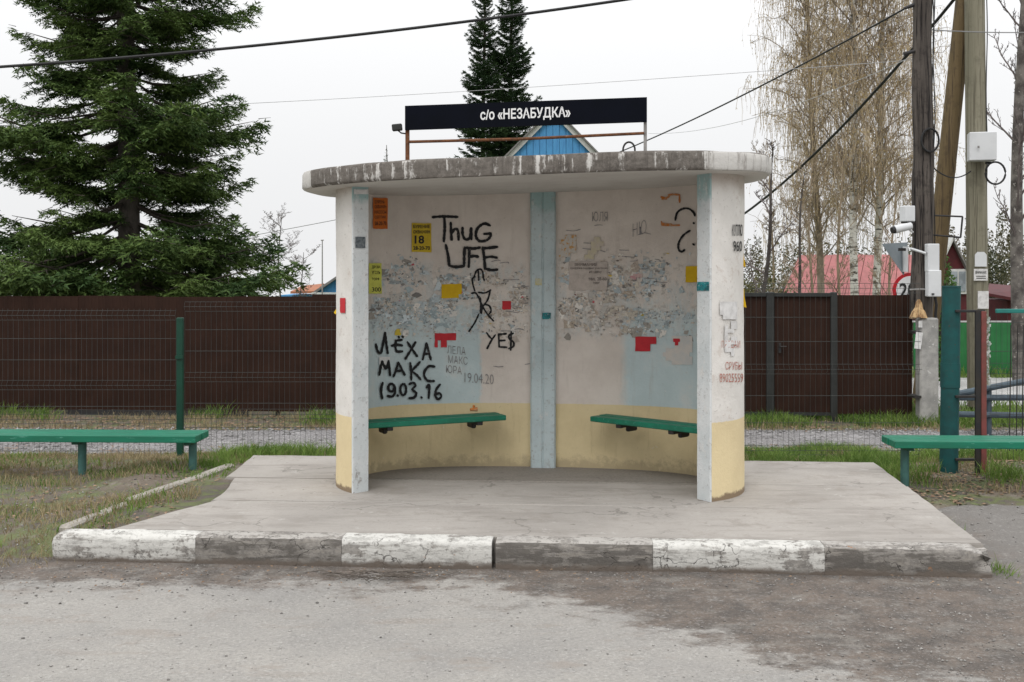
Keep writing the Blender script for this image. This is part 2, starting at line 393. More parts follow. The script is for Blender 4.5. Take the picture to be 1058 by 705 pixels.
def m_kerb(name, paint, dirt, amount):
    t = NT(name); p = t.pos(); x, y, z = t.xyz(p)
    n = t.noise(p, 5, 7, .75); f = t.noise(p, 40, 5, .75); h = t.noise(t.scale(p, (1.2, 3, 9)), 3, 6, .7)
    con = t.mix(t.rng(f, .35, .65), (.30, .28, .255), (.18, .168, .155))
    c = t.mix(t.rng(t.math('ADD', t.math('MULTIPLY', n, .55), t.math('MULTIPLY', h, .45)), amount, amount + .05), paint, con)
    c = t.mix(t.math('MULTIPLY', t.rng(h, .52, .62), .6), c, dirt)
    dn = t.n('ShaderNodeTexNoise'); t.set(dn.inputs['Vector'], p); dn.inputs['Scale'].default_value = 7; dn.inputs['Detail'].default_value = 6
    ad = t.n('ShaderNodeVectorMath', operation='MULTIPLY_ADD'); t.set(ad.inputs[0], dn.outputs['Color']); ad.inputs[1].default_value = (.28, .28, .28); t.set(ad.inputs[2], p)
    cr = t.voro(t.scale(ad.outputs[0], (1, 1, 1.3)), 4.6, 'DISTANCE_TO_EDGE')
    crm = t.math('MULTIPLY', t.rng(cr, .020, .004), t.rng(t.noise(p, 2.9, 3), .50, .58))
    c = t.mix(t.math('MULTIPLY', t.rng(t.noise(t.scale(p, (1, 1, 5)), 7, 7, .8), .50, .60), .55), c, tuple(q * .62 for q in dirt))
    c = t.mix(t.math('MULTIPLY', t.rng(f, .54, .66), .5), c, (.15, .14, .13))
    c = t.mix(t.math('MULTIPLY', crm, .8), c, (.05, .045, .04))
    c = t.mix(t.math('MULTIPLY', t.rng(t.noise(p, 9, 3), .70, .74), .7), c, (.32, .15, .06))
    # mud splashed on the foot of the stone
    c = t.mix(t.rng(t.math('ADD', z, t.math('MULTIPLY', t.math('SUBTRACT', n, .5), .12)), .045, .01), c, (.15, .125, .105))
    t.bump(t.math('SUBTRACT', t.math('ADD', f, n), t.math('MULTIPLY', crm, 1.2)), .6, .008); return t.done(c, .9)
M['road'] = m_road(); M['ground'] = m_ground(); M['concrete'] = m_concrete()
M['gravel'] = m_gravel('gravel', (.14, .13, .13), (.27, .26, .26))
M['pale_road'] = m_gravel('pale_road', (.33, .325, .32), (.40, .395, .385))
M['kerb_white'] = m_kerb('kerb_white_paint', (.55, .54, .51), (.34, .325, .30), .515)
M['kerb_black'] = m_kerb('kerb_black_paint', (.115, .105, .095), (.25, .228, .20), .48)
M['kerb_top'] = m_kerb('kerb_top_worn', (.38, .36, .335), (.27, .25, .23), .48)
M['edging'] = simple('edging', (.36, .335, .30), (.27, .25, .22), 6, .9, .4, .006)
M['pebble'] = simple('pebble', (.16, .155, .15), (.36, .35, .34), 3, .9, 0)

# ------------------------------------------------------------------ ground, road, platform
xs = np.concatenate([[-320, -150, -70, -35, -20, -13], np.arange(-9, 9.01, .12), [13, 20, 35, 70, 150, 320]])
ys = np.concatenate([[-60, -20, 0, 4], np.arange(6.2, 12.6, .1), np.arange(12.8, 24, .4), [26, 30, 40, 60, 80, 110, 160, 230, 310]])
X, Y = np.meshgrid(xs, ys)
Z = gz(X, Y) + (vn(X * 7, Y * 7, 9) - .5) * .018 * ((Y > 6.2) & (Y < 13))
nx, ny = len(xs), len(ys)
idx = np.arange(nx * ny).reshape(ny, nx)
Fq = np.stack([idx[:-1, :-1], idx[:-1, 1:], idx[1:, 1:], idx[1:, :-1]], -1).reshape(-1, 4)
obj('ground', mesh_np('ground', np.stack([X, Y, Z], -1), Fq, True), M['ground'], kind='structure')

xs2 = np.concatenate([[-90, -40, -15], np.arange(-7, 7.01, .15), [15, 40, 90]]); ys2 = np.concatenate([[-25, -6, 0, 2.5], np.arange(3.5, 9.01, .12)])
X, Y = np.meshgrid(xs2, ys2); Z = (fbm(X * .8, Y * .8, 11) - .5) * .022 + (vn(X * 5, Y * 5, 12) - .5) * .004
idx = np.arange(len(xs2) * len(ys2)).reshape(len(ys2), len(xs2))
Fq = np.stack([idx[:-1, :-1], idx[:-1, 1:], idx[1:, 1:], idx[1:, :-1]], -1).reshape(-1, 4)
obj('road', mesh_np('road', np.stack([X, Y, Z], -1), Fq, True), M['road'], kind='structure')

def strip(name, y0, y1, x0, x1, m, lift=.012, amp=.25, seed=21):
    gx = np.arange(x0, x1 + .01, .25); t = np.linspace(0, 1, 9)
    e0 = y0 + (fbm(gx * .9, gx * 0, seed) - .5) * amp * 2; e1 = y1 + (fbm(gx * .9, gx * 0, seed + 5) - .5) * amp * 2
    XX = np.repeat(gx[None], 9, 0); YY = e0[None] + (e1 - e0)[None] * t[:, None]
    ZZ = gz(XX, YY) + lift * np.sin(np.pi * t)[:, None] ** .3 + (vn(XX * 6, YY * 6, 4) - .5) * .01
    ii = np.arange(XX.size).reshape(XX.shape)
    fq = np.stack([ii[:-1, :-1], ii[:-1, 1:], ii[1:, 1:], ii[1:, :-1]], -1).reshape(-1, 4)
    return obj(name, mesh_np(name, np.stack([XX, YY, ZZ], -1), fq, True), m, kind='structure')
strip('gravel_road', 12.0, 14.2, -16, 16, M['gravel'])
strip('side_road', 16.9, 21.4, 5.6, 22, M['pale_road'], .015, .1, 33)

# platform of concrete slabs behind the kerb
KA = R(3.95); KE = Vector((math.cos(KA), -math.sin(KA), 0)); KN = Vector((math.sin(KA), math.cos(KA), 0)); KO = Vector((-2.88, 6.903, 0))
def kp(u, v, z): return KO + KE * u + KN * v + Vector((0, 0, z))
TOP = .17
plat = thing('platform', (0, 8, 0), None, None); plat['kind'] = 'structure'
def slab(poly, top):
    """a concrete slab of irregular outline with a worn edge"""
    pts = []
    n = len(poly)
    for i in range(n):
        a, b = Vector(poly[i]), Vector(poly[(i + 1) % n]); k = max(2, int((b - a).length / .14))
        for j in range(k):
            q = a + (b - a) * (j / k); pts.append(q + Vector((random.uniform(-1, 1), random.uniform(-1, 1), 0)) * .006)
    c = sum(pts, Vector()) / len(pts)
    vs = []; m = len(pts)
    for p in pts: vs.append((p.x, p.y, 0.0))
    for p in pts: vs.append((p.x, p.y, top - .012))
    for p in pts:
        q = p + (c - p).normalized() * .014; vs.append((q.x, q.y, top + random.uniform(-.001, .001)))
    fs = [(i, (i + 1) % m, m + (i + 1) % m, m + i) for i in range(m)] + [(m + i, m + (i + 1) % m, 2 * m + (i + 1) % m, 2 * m + i) for i in range(m)]
    fs.append(tuple(2 * m + i for i in range(m)))
    mb = MB(); mb.add(vs, fs)
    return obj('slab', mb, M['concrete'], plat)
g = .012
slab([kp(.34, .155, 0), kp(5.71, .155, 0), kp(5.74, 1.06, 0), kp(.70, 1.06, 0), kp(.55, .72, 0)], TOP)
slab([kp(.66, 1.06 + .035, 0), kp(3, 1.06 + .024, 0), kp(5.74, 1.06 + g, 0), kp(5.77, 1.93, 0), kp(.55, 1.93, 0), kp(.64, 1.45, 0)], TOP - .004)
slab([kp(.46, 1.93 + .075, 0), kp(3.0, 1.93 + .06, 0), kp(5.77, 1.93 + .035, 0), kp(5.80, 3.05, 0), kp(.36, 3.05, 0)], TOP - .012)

kerb = thing('kerb', tuple(KO), None, None); kerb['kind'] = 'structure'
cuts = [0, .935, 1.845, 2.775, 3.73, 4.74, 5.71]
for i in range(6):
    u0, u1 = cuts[i] + (.0008 if i not in (3,) else .012), cuts[i + 1] - (.0008 if i != 2 else .012)
    nu = 22; prof = [(0.02, -.06), (.006, .02), (0, .09), (.002, .142), (.012, .160), (.035, TOP), (.145, TOP + .001), (.15, .13), (.15, -.06)]
    vs = []; fs = []; ms = []
    for a in range(nu + 1):
        u = u0 + (u1 - u0) * a / nu
        endk = max(0, 1 - a / 1.2) if i in (0, 3) else (max(0, 1 - (nu - a) / 1.2) if i in (2, 5) else 0)
        for b, (v, z) in enumerate(prof):
            j = (random.random() - .5)
            vv = v + j * (.006 if b < 2 or b > 4 else .011) + (endk * .006 if b < 6 else 0); zz = z + (random.random() - .5) * .005 - (endk * .006 if 2 < b < 7 else 0)
            if i == 0 and a < 3: vv += (.05, .015, .004)[a] * (1 if b < 6 else 0); zz -= (.028, .008, 0)[a] * (1 if 2 < b < 7 else 0)
            if i == 5 and a > nu - 4 and b < 7:   # broken corner
                q = (a - (nu - 4)) / 3; vv += q * .05 * random.uniform(.5, 1.2) * (b > 1); zz -= q * .035 * random.uniform(.2, 1) * (b > 2)
            vs.append(kp(u, vv, zz))
    L = len(prof)
    for a in range(nu):
        for b in range(L - 1):
            fs.append((a * L + b, (a + 1) * L + b, (a + 1) * L + b + 1, a * L + b + 1)); ms.append(0 if b < 4 else 1)
    fs += [tuple(range(L)), tuple(nu * L + q for q in range(L - 1, -1, -1))]; ms += [0, 0]
    mb = MB(); mb.v = [tuple(v) for v in vs]; mb.f = fs; mb.m = ms
    white = i % 2 == 0
    o = obj('kerb_stone', mb, [M['kerb_white' if white else 'kerb_black'], M['kerb_top' if not white else 'kerb_white']], kerb, auto=40)

# thin edging stones left of the platform
ed = thing('edging', (-2.88, 7.3, 0), None, None); ed['kind'] = 'structure'
e0, e1 = Vector((-2.93, 7.25, .07)), Vector((-2.40, 9.5, .085))
for i in range(3):
    a = e0.lerp(e1, i / 3 + .004); b = e0.lerp(e1, (i + 1) / 3 - .004); d = b - a
    rot = Matrix.Rotation(math.atan2(d.y, d.x), 3, 'Z') @ Matrix.Rotation(R((-.6, .5, -.3)[i]), 3, 'Y')
    mb = MB().box((a + b) / 2 + Vector((0, 0, (-.012, .004, -.006)[i])), (d.length, .085, .16), rot, 0, .014)
    obj('edging_stone', mb, M['edging'], ed)

# ------------------------------------------------------------------ bus shelter
PSI = R(6); SX, SY = .2, 8.6
cP, sP = math.cos(PSI), math.sin(PSI)
def S(lx, ly, z=0.0): return Vector((SX + lx * cP + ly * sP, SY - lx * sP + ly * cP, z))
def soffit(lx): return 2.455 + .028 * lx
A_, B_, N_, TH = 1.56, .87, 2.5, .14
def superell(a, b, n, t):
    c, s = math.cos(t), math.sin(t)
    return (a * math.copysign(abs(c) ** (2 / n), c), b * math.copysign(abs(s) ** (2 / n), s))
te = math.asin(.645 ** (N_ / 2))
te2 = math.asin(.685 ** (N_ / 2))
raw = [Vector(superell(A_, B_, N_, math.pi + te - (math.pi + te + te2) * i / 4000)) for i in range(4001)]
acc = [0]
for i in range(4000): acc.append(acc[-1] + (raw[i + 1] - raw[i]).length)
NW = 160; Ltot = acc[-1]
WO = []; j = 0
for i in range(NW + 1):
    s_ = Ltot * i / NW
    while j < 3999 and acc[j + 1] < s_: j += 1
    q = (s_ - acc[j]) / max(1e-9, acc[j + 1] - acc[j]); WO.append(raw[j].lerp(raw[j + 1], min(1, q)))
WI = []; WNn = []
for i in range(NW + 1):
    tv = (WO[min(i + 1, NW)] - WO[max(i - 1, 0)]).normalized(); nrm = Vector((tv.y, -tv.x))     # towards the inside
    if nrm.dot(-WO[i]) < 0: nrm = -nrm
    WNn.append(nrm); WI.append(WO[i] + nrm * TH)
WIw = [S(p.x, p.y) for p in WI]; WOw = [S(p.x, p.y) for p in WO]
WNw = [(S(p.x + n.x, p.y + n.y) - S(p.x, p.y)) for p, n in zip(WI, WNn)]
Uarc = [Ltot * (i / NW - .5) for i in range(NW + 1)]
def curve_hit(px, curve, first):
    dx = (px - CX) / F; best = None
    for i in range(NW):
        a, b = curve[i], curve[i + 1]
        fa, fb = a.x - dx * a.y, b.x - dx * b.y
        if fa * fb <= 0 and fa != fb:
            t = fa / (fa - fb); p = a.lerp(b, t)
            if best is None or (p.y < best[0].y) == first: best = (p, i + t)
    return best
_hc = {}
def inner(px, py, off=.003):
    """point on the inside of the shelter wall seen at a photo pixel"""
    k = round(px * 4)
    if k not in _hc: _hc[k] = curve_hit(px, WIw, False)
    h = curve_hit(px, WIw, False) if _hc[k] is not None else None
    if h is None: h = curve_hit(min(max(px, 385), 715), WIw, False)
    p, i = h; n = WNw[min(NW, int(i))]
    z = EYE - (py - HY) / F * p.y
    return Vector((p.x, p.y, z)) + n * off
def outer(px, py, off=.003):
    h = curve_hit(px, WOw, True)
    p, i = h; n = WNw[min(NW, int(i))]
    return Vector((p.x, p.y, EYE - (py - HY) / F * p.y)) - n * off
def u_at(px): return Uarc[0] + curve_hit(px, WIw, False)[1] * Ltot / NW

def m_wall_in():
    t = NT('wall_inside_paint'); uv = t.uv(); u, v, _ = t.xyz(uv)
    n = t.noise(uv, 2.2, 6, .65); f = t.noise(uv, 30, 5, .75); g_ = t.noise(uv, 9, 6, .75); st = t.noise(t.scale(uv, (7, .8, 1)), 2, 5, .7)
    pink = t.mix(t.rng(n, .35, .65), (.645, .585, .53), (.56, .50, .45))
    blue = t.mix(t.rng(n, .35, .65), (.50, .585, .60), (.44, .52, .53))
    ul, ur = u_at(497), u_at(645)
    uu = t.math('ADD', u, t.math('MULTIPLY', t.math('SUBTRACT', g_, .5), .12))
    mb = t.math('ADD', t.rng(uu, ul + .02, ul - .02), t.rng(uu, ur - .05, ur + .05))
    mb = t.math('MULTIPLY', mb, t.rng(n, .30, .50, .55, 1))
    hgt = t.math('ADD', v, t.math('MULTIPLY', t.math('SUBTRACT', g_, .5), .9))
    mb = t.math('MULTIPLY', mb, t.rng(hgt, 1.62, 1.36))
    c = t.mix(mb, pink, blue)
    # the band where handbills were glued and torn off for years
    band = t.math('MULTIPLY', t.rng(t.math('ADD', v, t.math('MULTIPLY', n, .3)), 1.34, 1.46), t.rng(t.math('ADD', v, t.math('MULTIPLY', n, .25)), 2.05, 1.93))
    s1 = t.math('MULTIPLY', band, t.rng(t.noise(uv, 15, 7, .8), .52, .60))
    c = t.mix(t.math('MULTIPLY', s1, .8), c, (.42, .385, .345)); sb = t.math('MULTIPLY', band, t.rng(t.noise(t.scale(uv, (1.6, .7, 1)), 5, 7, .75), .47, .60)); c = t.mix(t.math('MULTIPLY', sb, .6), c, (.49, .515, .51))
    s2 = t.math('MULTIPLY', band, t.rng(t.noise(t.scale(uv, (1, 1.4, 1)), 24, 6, .8), .56, .61))
    c = t.mix(t.math('MULTIPLY', s2, .8), c, (.62, .60, .57))
    s3 = t.math('MULTIPLY', band, t.rng(t.noise(t.scale(uv, (1.3, 1, 1)), 19, 7, .85), .60, .64))
    c = t.mix(t.math('MULTIPLY', s3, .8), c, (.13, .12, .115))
    c = t.mix(t.math('MULTIPLY', t.rng(st, .55, .75), .3), c, (.36, .31, .27))
    yel = t.mix(t.rng(n, .35, .65), (.66, .55, .335), (.58, .48, .285))
    yel = t.mix(t.math('MULTIPLY', t.rng(st, .54, .7), .35), yel, (.36, .28, .16))
    yz = t.rng(t.math('ADD', v, t.math('MULTIPLY', t.math('SUBTRACT', f, .5), .012)), .692, .686)
    c = t.mix(yz, c, yel)
    # scuffed foot of the wall
    c = t.mix(t.math('MULTIPLY', t.rng(t.math('ADD', v, t.math('MULTIPLY', t.math('SUBTRACT', g_, .5), .35)), .27, .18), .5), c, (.24, .19, .13))
    c = t.mix(t.math('MULTIPLY', t.rng(g_, .66, .70), .6), c, (.66, .63, .60))
    c = t.mix(t.math('MULTIPLY', t.rng(f, .62, .70), .4), c, (.20, .18, .16))
    t.bump(t.math('ADD', t.math('MULTIPLY', n, 2.5), t.math('ADD', f, g_)), .35, .006); return t.done(c, .85)
def m_wall_out(name='wall_outside_paint', plinth=True, white=((.70, .675, .64), (.60, .575, .54))):
    t = NT(name); p = t.pos(); x, y, v = t.xyz(p)
    n = t.noise(p, 2.2, 6, .65); f = t.noise(p, 32, 5, .75); g_ = t.noise(p, 8, 6, .75)
    c = t.mix(t.rng(n, .35, .65), *white)
    c = t.mix(t.math('MULTIPLY', t.rng(g_, .56, .64), .45), c, (.50, .43, .38))
    c = t.mix(t.math('MULTIPLY', t.rng(f, .58, .68), .45), c, (.28, .26, .24))
    if plinth:
        yel = t.mix(t.rng(n, .35, .65), (.68, .565, .345), (.62, .51, .31))
        c = t.mix(t.rng(t.math('ADD', v, t.math('MULTIPLY', t.math('SUBTRACT', f, .5), .015)), .727, .720), c, yel)
    ch = t.rng(t.math('ADD', t.math('MULTIPLY', t.math('SUBTRACT', g_, .5), .9), t.math('MULTIPLY', v, -.25)), .09, .11)
    c = t.mix(t.math('MULTIPLY', ch, .75), c, (.25, .235, .22))
    c = t.mix(t.rng(t.math('ADD', v, t.math('MULTIPLY', t.math('SUBTRACT', g_, .5), .12)), .215, .19), c, (.23, .17, .11))
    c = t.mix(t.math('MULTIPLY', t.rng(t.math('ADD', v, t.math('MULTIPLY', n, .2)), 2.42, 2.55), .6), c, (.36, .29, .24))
    t.bump(t.math('ADD', t.math('MULTIPLY', n, 2.5), t.math('SUBTRACT', f, t.math('MULTIPLY', ch, 2))), .5, .008); return t.done(c, .85)
def m_jamb(name='jamb_paint', a=(.60, .615, .615), b=(.52, .55, .555)):
    t = NT(name); p = t.pos(); x, y, v = t.xyz(p)
    n = t.noise(p, 3, 6, .65); f = t.noise(p, 34, 5, .75); g_ = t.noise(t.scale(p, (1, 1, .6)), 9, 6, .75)
    c = t.mix(t.rng(n, .38, .62), a, b)
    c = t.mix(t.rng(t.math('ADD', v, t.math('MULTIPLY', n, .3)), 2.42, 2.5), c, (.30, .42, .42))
    c = t.mix(t.math('MULTIPLY', t.rng(g_, .58, .66), .5), c, (.63, .60, .57))
    c = t.mix(t.math('MULTIPLY', t.rng(f, .57, .66), .6), c, (.24, .23, .22)); c = t.mix(t.math('MULTIPLY', t.rng(t.noise(p, 14, 6, .8), .56, .64), .5), c, (.36, .36, .355))
    ch = t.rng(t.math('ADD', t.math('MULTIPLY', t.math('SUBTRACT', g_, .5), .9), t.math('MULTIPLY', v, -.22)), .035, .06)
    c = t.mix(t.math('MULTIPLY', ch, .8), c, (.27, .26, .245))
    t.bump(t.math('ADD', t.math('MULTIPLY', n, 2), t.math('SUBTRACT', f, t.math('MULTIPLY', ch, 2))), .5, .008); return t.done(c, .85)
def m_roof():
    t = NT('roof_concrete'); p = t.oc(); x, y, z = t.xyz(p)
    n = t.noise(p, 3, 6, .65); f = t.noise(p, 26, 5, .75); st = t.noise(t.scale(p, (6, 6, .5)), 1.8, 6, .75, .3); s2 = t.noise(t.scale(p, (16, 16, 1.2)), 1.5, 5, .7)
    con = t.mix(t.rng(f, .34, .66), (.095, .084, .074), (.17, .152, .135))
    con = t.mix(t.math('MULTIPLY', t.rng(s2, .50, .66), .5), con, (.045, .039, .034)); con = t.mix(t.math('MULTIPLY', t.rng(n, .42, .62), .5), con, (.14, .125, .11))
    whi = t.mix(t.rng(s2, .50, .68), (.52, .505, .48), (.30, .28, .26))
    ends = t.math('ADD', t.rng(x, 1.10, 1.25, 0, .34), t.rng(x, -1.66, -1.72, 0, .34))
    k = t.rng(t.math('ADD', t.math('ADD', st, ends), t.math('MULTIPLY', t.math('SUBTRACT', t.noise(p, 9, 6, .75), .5), .40)), .545, .62)
    c = t.mix(k, con, whi)
    nz = t.xyz(t.n('ShaderNodeNewGeometry').outputs['Normal'])[2]
    top = t.rng(nz, .5, .8); c = t.mix(top, c, con)
    t.bump(t.math('ADD', f, n), .6, .01); return t.done(c, .9)
def m_soffit():
    t = NT('soffit_whitewash'); p = t.oc()
    n = t.noise(p, 2, 6, .65); f = t.noise(p, 22, 5, .75); g_ = t.noise(p, 6, 6, .75)
    c = t.mix(t.rng(n, .35, .65), (.60, .575, .545), (.53, .50, .47))
    c = t.mix(t.math('MULTIPLY', t.rng(g_, .58, .68), .5), c, (.42, .37, .32))
    c = t.mix(t.math('MULTIPLY', t.rng(f, .62, .70), .5), c, (.30, .27, .24))
    t.bump(t.math('ADD', f, n), .4, .008); return t.done(c, .9)

shelter = thing('bus_shelter', tuple(S(0, 0, TOP)), 'curved white concrete bus shelter with yellow foot, scrawled with graffiti', 'bus shelter')
NZ = 26
vs = []; fs = []; ms = []; uvs = []
def wz(i, k, lx): return .15 + (soffit(lx) + .02 - .15) * k / NZ
for side, cur in ((0, WI), (1, WO)):
    for i in range(NW + 1):
        for k in range(NZ + 1):
            z = wz(i, k, cur[i].x)
            d = (vn(Uarc[i] * 2.2, z * 2.2, 40 + side) - .5) * .012 + (vn(Uarc[i] * 9, z * 9, 44 + side) - .5) * .003
            d *= min(1, i / 4, (NW - i) / 4)
            q = cur[i] + WNn[i] * (min(d, .004) if side == 0 else d)
            vs.append(S(q.x, q.y, z)); uvs.append((Uarc[i], z))
H = NZ + 1; base2 = (NW + 1) * H
for i in range(NW):
    for k in range(NZ):
        a = i * H + k
        fs.append((a, a + H, a + H + 1, a + 1)); ms.append(0)
        a += base2
        fs.append((a, a + 1, a + H + 1, a + H)); ms.append(1)
    fs.append((i * H + NZ, (i + 1) * H + NZ, base2 + (i + 1) * H + NZ, base2 + i * H + NZ)); ms.append(1)
for i in (0, NW):
    for k in range(NZ):
        a = i * H + k; fs.append((a, a + 1, base2 + a + 1, base2 + a)); ms.append(1)
me = bpy.data.meshes.new('wall'); me.from_pydata([tuple(v) for v in vs], [], fs); me.update()
me.polygons.foreach_set('material_index', ms)
uvl = me.uv_layers.new(name='UVMap')
li = np.empty(len(me.loops), np.int32); me.loops.foreach_get('vertex_index', li)
uvl.data.foreach_set('uv', np.array(uvs, np.float32)[li].ravel())
M['wall_in'] = m_wall_in(); M['wall_out'] = m_wall_out(); M['jamb'] = m_jamb(); M['pilaster'] = m_jamb('pilaster_paint', (.47, .545, .56), (.40, .47, .485))
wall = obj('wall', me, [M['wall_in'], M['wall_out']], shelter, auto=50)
# jambs: painted ends of the wall
JAMB = []
for i, inn in ((0, 1), (NW, NW - 1)):
    a, b = WI[i], WO[i]; tv = (WO[i] - WO[inn]).normalized()
    mb = MB(); nz = 30; vv = []; ff = []
    e = .004
    for k in range(nz + 1):
        z = .152 + (soffit(a.x) + .015 - .152) * k / nz
        for (q, w_) in ((0, 0), (.02, 1), (.98, 1), (1, 0)):
            p = a.lerp(b, q) + tv * (.014 * w_ + .001 + (random.random() - .5) * .003 * (1 if 0 < k < nz else 0))
            c = (a + b) / 2; p = c + (p - c) * (1 + (.02 if w_ == 0 else 0))
            vv.append(S(p.x, p.y, z))
    for k in range(nz):
        for q in range(3): ff.append((k * 4 + q, k * 4 + q + 1, (k + 1) * 4 + q + 1, (k + 1) * 4 + q))
    ff.append(tuple(nz * 4 + q for q in range(4))); ff.append((3, 2, 1, 0))
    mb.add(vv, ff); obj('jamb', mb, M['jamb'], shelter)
    JAMB.append((S(a.x, a.y), S(b.x, b.y), (S(tv.x, tv.y) - S(0, 0))))
# centre pilaster
iA = curve_hit(548.5, WIw, False)[1]; iB = curve_hit(573, WIw, False)[1]
mid = WI[int((iA + iB) / 2)] + Vector((.025, 0))
nz = 24; prof = [(-.105, .02), (-.105, -.045), (-.092, -.06), (-.01, -.062), (-.004, -.052), (.004, -.052), (.01, -.062), (.092, -.06), (.105, -.045), (.105, .02)]
vv = []; ff = []
for k in range(nz + 1):
    z = .15 + (soffit(mid.x) + .02 - .15) * k / nz
    for (dx, dy) in prof: vv.append(S(mid.x + dx + random.uniform(-.002, .002), mid.y + dy + random.uniform(-.0015, .0015), z))
L = len(prof)
ff = [(k * L + q, k * L + q + 1, (k + 1) * L + q + 1, (k + 1) * L + q) for k in range(nz) for q in range(L - 1)] + [tuple(range(L - 1, -1, -1)), tuple(nz * L + q for q in range(L))]
obj('pilaster', MB().add(vv, ff), M['pilaster'], shelter)
# roof slab
RA, RB, RN, RT = 1.775, 1.04, 2.7, .135
M['roof'] = m_roof(); M['soffit'] = m_soffit()
nr = 120; ring = [superell(RA, RB, RN, 2 * math.pi * i / nr) for i in range(nr)]
levels = [(.0, 0), (.35, 0), (.7, 0), (.93, 0), (.985, 0), (.995, .006), (1, .02), (1, .05), (1, .08), (1, .115), (.994, .13), (.985, RT), (.7, RT + .006), (.35, RT + .012), (0, RT + .015)]
vv = []; ff = []; mm = []
for li_, (sc_, dz) in enumerate(levels):
    for i, (x, y) in enumerate(ring):
        j = .006 * (vn(i * .5, li_ * 1.3, 61) - .5) if sc_ > .9 else 0
        lx = x * sc_ * (1 + j) - .022; ly = y * sc_ * (1 + j)
        z = soffit(lx) + dz + (vn(lx * 5, ly * 5, 71) - .5) * (.012 if dz == RT else .003)
        vv.append(S(lx, ly, z))
for l in range(len(levels) - 1):
    for i in range(nr):
        a = l * nr + i; b = l * nr + (i + 1) % nr
        ff.append((a, b, b + nr, a + nr)); mm.append(1 if l < 4 else 0)
mb = MB(); mb.v = [tuple(v) for v in vv]; mb.f = ff; mb.m = mm
roof = obj('roof_slab', mb, [M['roof'], M['soffit']], shelter, auto=40)

# ---- ribbons, letters and sheets laid on curved walls
def ribbon(pts, width, fn, off, mb, closed=False, jit=.2):
    """brush stroke through photo-pixel points, laid on a wall"""
    p = [Vector(q) for q in pts]
    if closed: p.append(p[0])
    d = []
    for i in range(len(p) - 1):
        a, b = p[max(i - 1, 0)], p[i]; c, e = p[i + 1], p[min(i + 2, len(p) - 1)]
        k = max(2, int((c - b).length / 1.2))
        for j in range(k):
            t = j / k
            d.append(.5 * ((2 * b) + (c - a) * t + (2 * a - 5 * b + 4 * c - e) * t * t + (3 * b - a - 3 * c + e) * t ** 3))
    d.append(p[-1])
    V_ = []
    for i, q in enumerate(d):
        t = (d[min(i + 1, len(d) - 1)] - d[max(i - 1, 0)])
        t = t.normalized() if t.length > 0 else Vector((1, 0))
        nn = Vector((-t.y, t.x)); w_ = width / 2 * (1 + random.uniform(-jit, jit)) * (.62 if i in (0, len(d) - 1) else 1)
        if i == 0: q = q - t * width * .3
        if i == len(d) - 1: q = q + t * width * .3
        V_ += [fn(q.x - nn.x * w_, q.y - nn.y * w_, off), fn(q.x + nn.x * w_, q.y + nn.y * w_, off)]
    mb.add(V_, [(2 * i, 2 * i + 1, 2 * i + 3, 2 * i + 2) for i in range(len(d) - 1)])

def text_mesh(txt, bold=0.0):
    c = bpy.data.curves.new('text', 'FONT'); c.body = txt; c.size = 1; c.offset = bold; c.resolution_u = 3
    o = bpy.data.objects.new('text', c); col.objects.link(o)
    dg = bpy.context.evaluated_depsgraph_get()
    me = bpy.data.meshes.new_from_object(o.evaluated_get(dg))
    V_ = np.array([v.co[:2] for v in me.vertices]) if len(me.vertices) else np.zeros((0, 2)); Fs = [tuple(p.vertices) for p in me.polygons]
    bpy.data.objects.remove(o); bpy.data.curves.remove(c); bpy.data.meshes.remove(me)
    if len(V_):
        V_ = (V_ - V_.min(0)) / np.maximum(V_.max(0) - V_.min(0), 1e-6)
    return V_, Fs
_tx = {}
def letters(txt, x0, y0, x1, y1, fn, off, mb, bold=.01, skew=0.0):
    """text filling the pixel box x0..x1, y0 (top)..y1 (bottom)"""
    if (txt, bold) not in _tx: _tx[(txt, bold)] = text_mesh(txt, bold)
    V_, Fs = _tx[(txt, bold)]
    if len(V_) == 0: return
    mb.add([fn(x0 + a * (x1 - x0), y1 + b * (y0 - y1) + skew * a, off) for a, b in V_], Fs)
def sheet(name, x0, y0, x1, y1, fn, mats, off=.005, label=None, cat='handbill', outline=None, skew=0.0, curl=.0, group=None):
    nx_, ny_ = max(4, int(abs(x1 - x0) / 3)), max(4, int(abs(y1 - y0) / 4))
    V_ = []; Q = []
    for b in range(ny_ + 1):
        for a in range(nx_ + 1):
            fa, fb = a / nx_, b / ny_
            ex = 1 if a in (0, nx_) else 0; ey = 1 if b in (0, ny_) else 0
            lift = curl * max(0, fa + (1 - fb) - 1.5) + .0004 * random.random()
            V_.append(fn(x0 + (x1 - x0) * fa + ex * random.uniform(-.25, .25), y0 + (y1 - y0) * fb + skew * fa + ey * random.uniform(-.25, .25), off + lift))
    for b in range(ny_):
        for a in range(nx_):
            if outline and not outline((a + .5) / nx_, (b + .5) / ny_): continue
            i = b * (nx_ + 1) + a; Q.append((i, i + 1, i + nx_ + 2, i + nx_ + 1))
    if outline:
        best = []; left_ = list(Q)
        while left_:
            comp = [left_.pop()]; fr_ = set(comp[0]); ch = True
            while ch:
                ch = False
                for f_ in left_[:]:
                    if len(fr_ & set(f_)) >= 2: comp.append(f_); fr_ |= set(f_); left_.remove(f_); ch = True
            if len(comp) > len(best): best = comp
        Q = best; used_ = sorted({i for f_ in Q for i in f_}); mp = {i: k for k, i in enumerate(used_)}
        V_ = [V_[i] for i in used_]; Q = [tuple(mp[i] for i in f_) for f_ in Q]
    me = MB().add(V_, Q).mesh(name)
    return obj(name, me, mats, label=label, cat=cat, group=group)

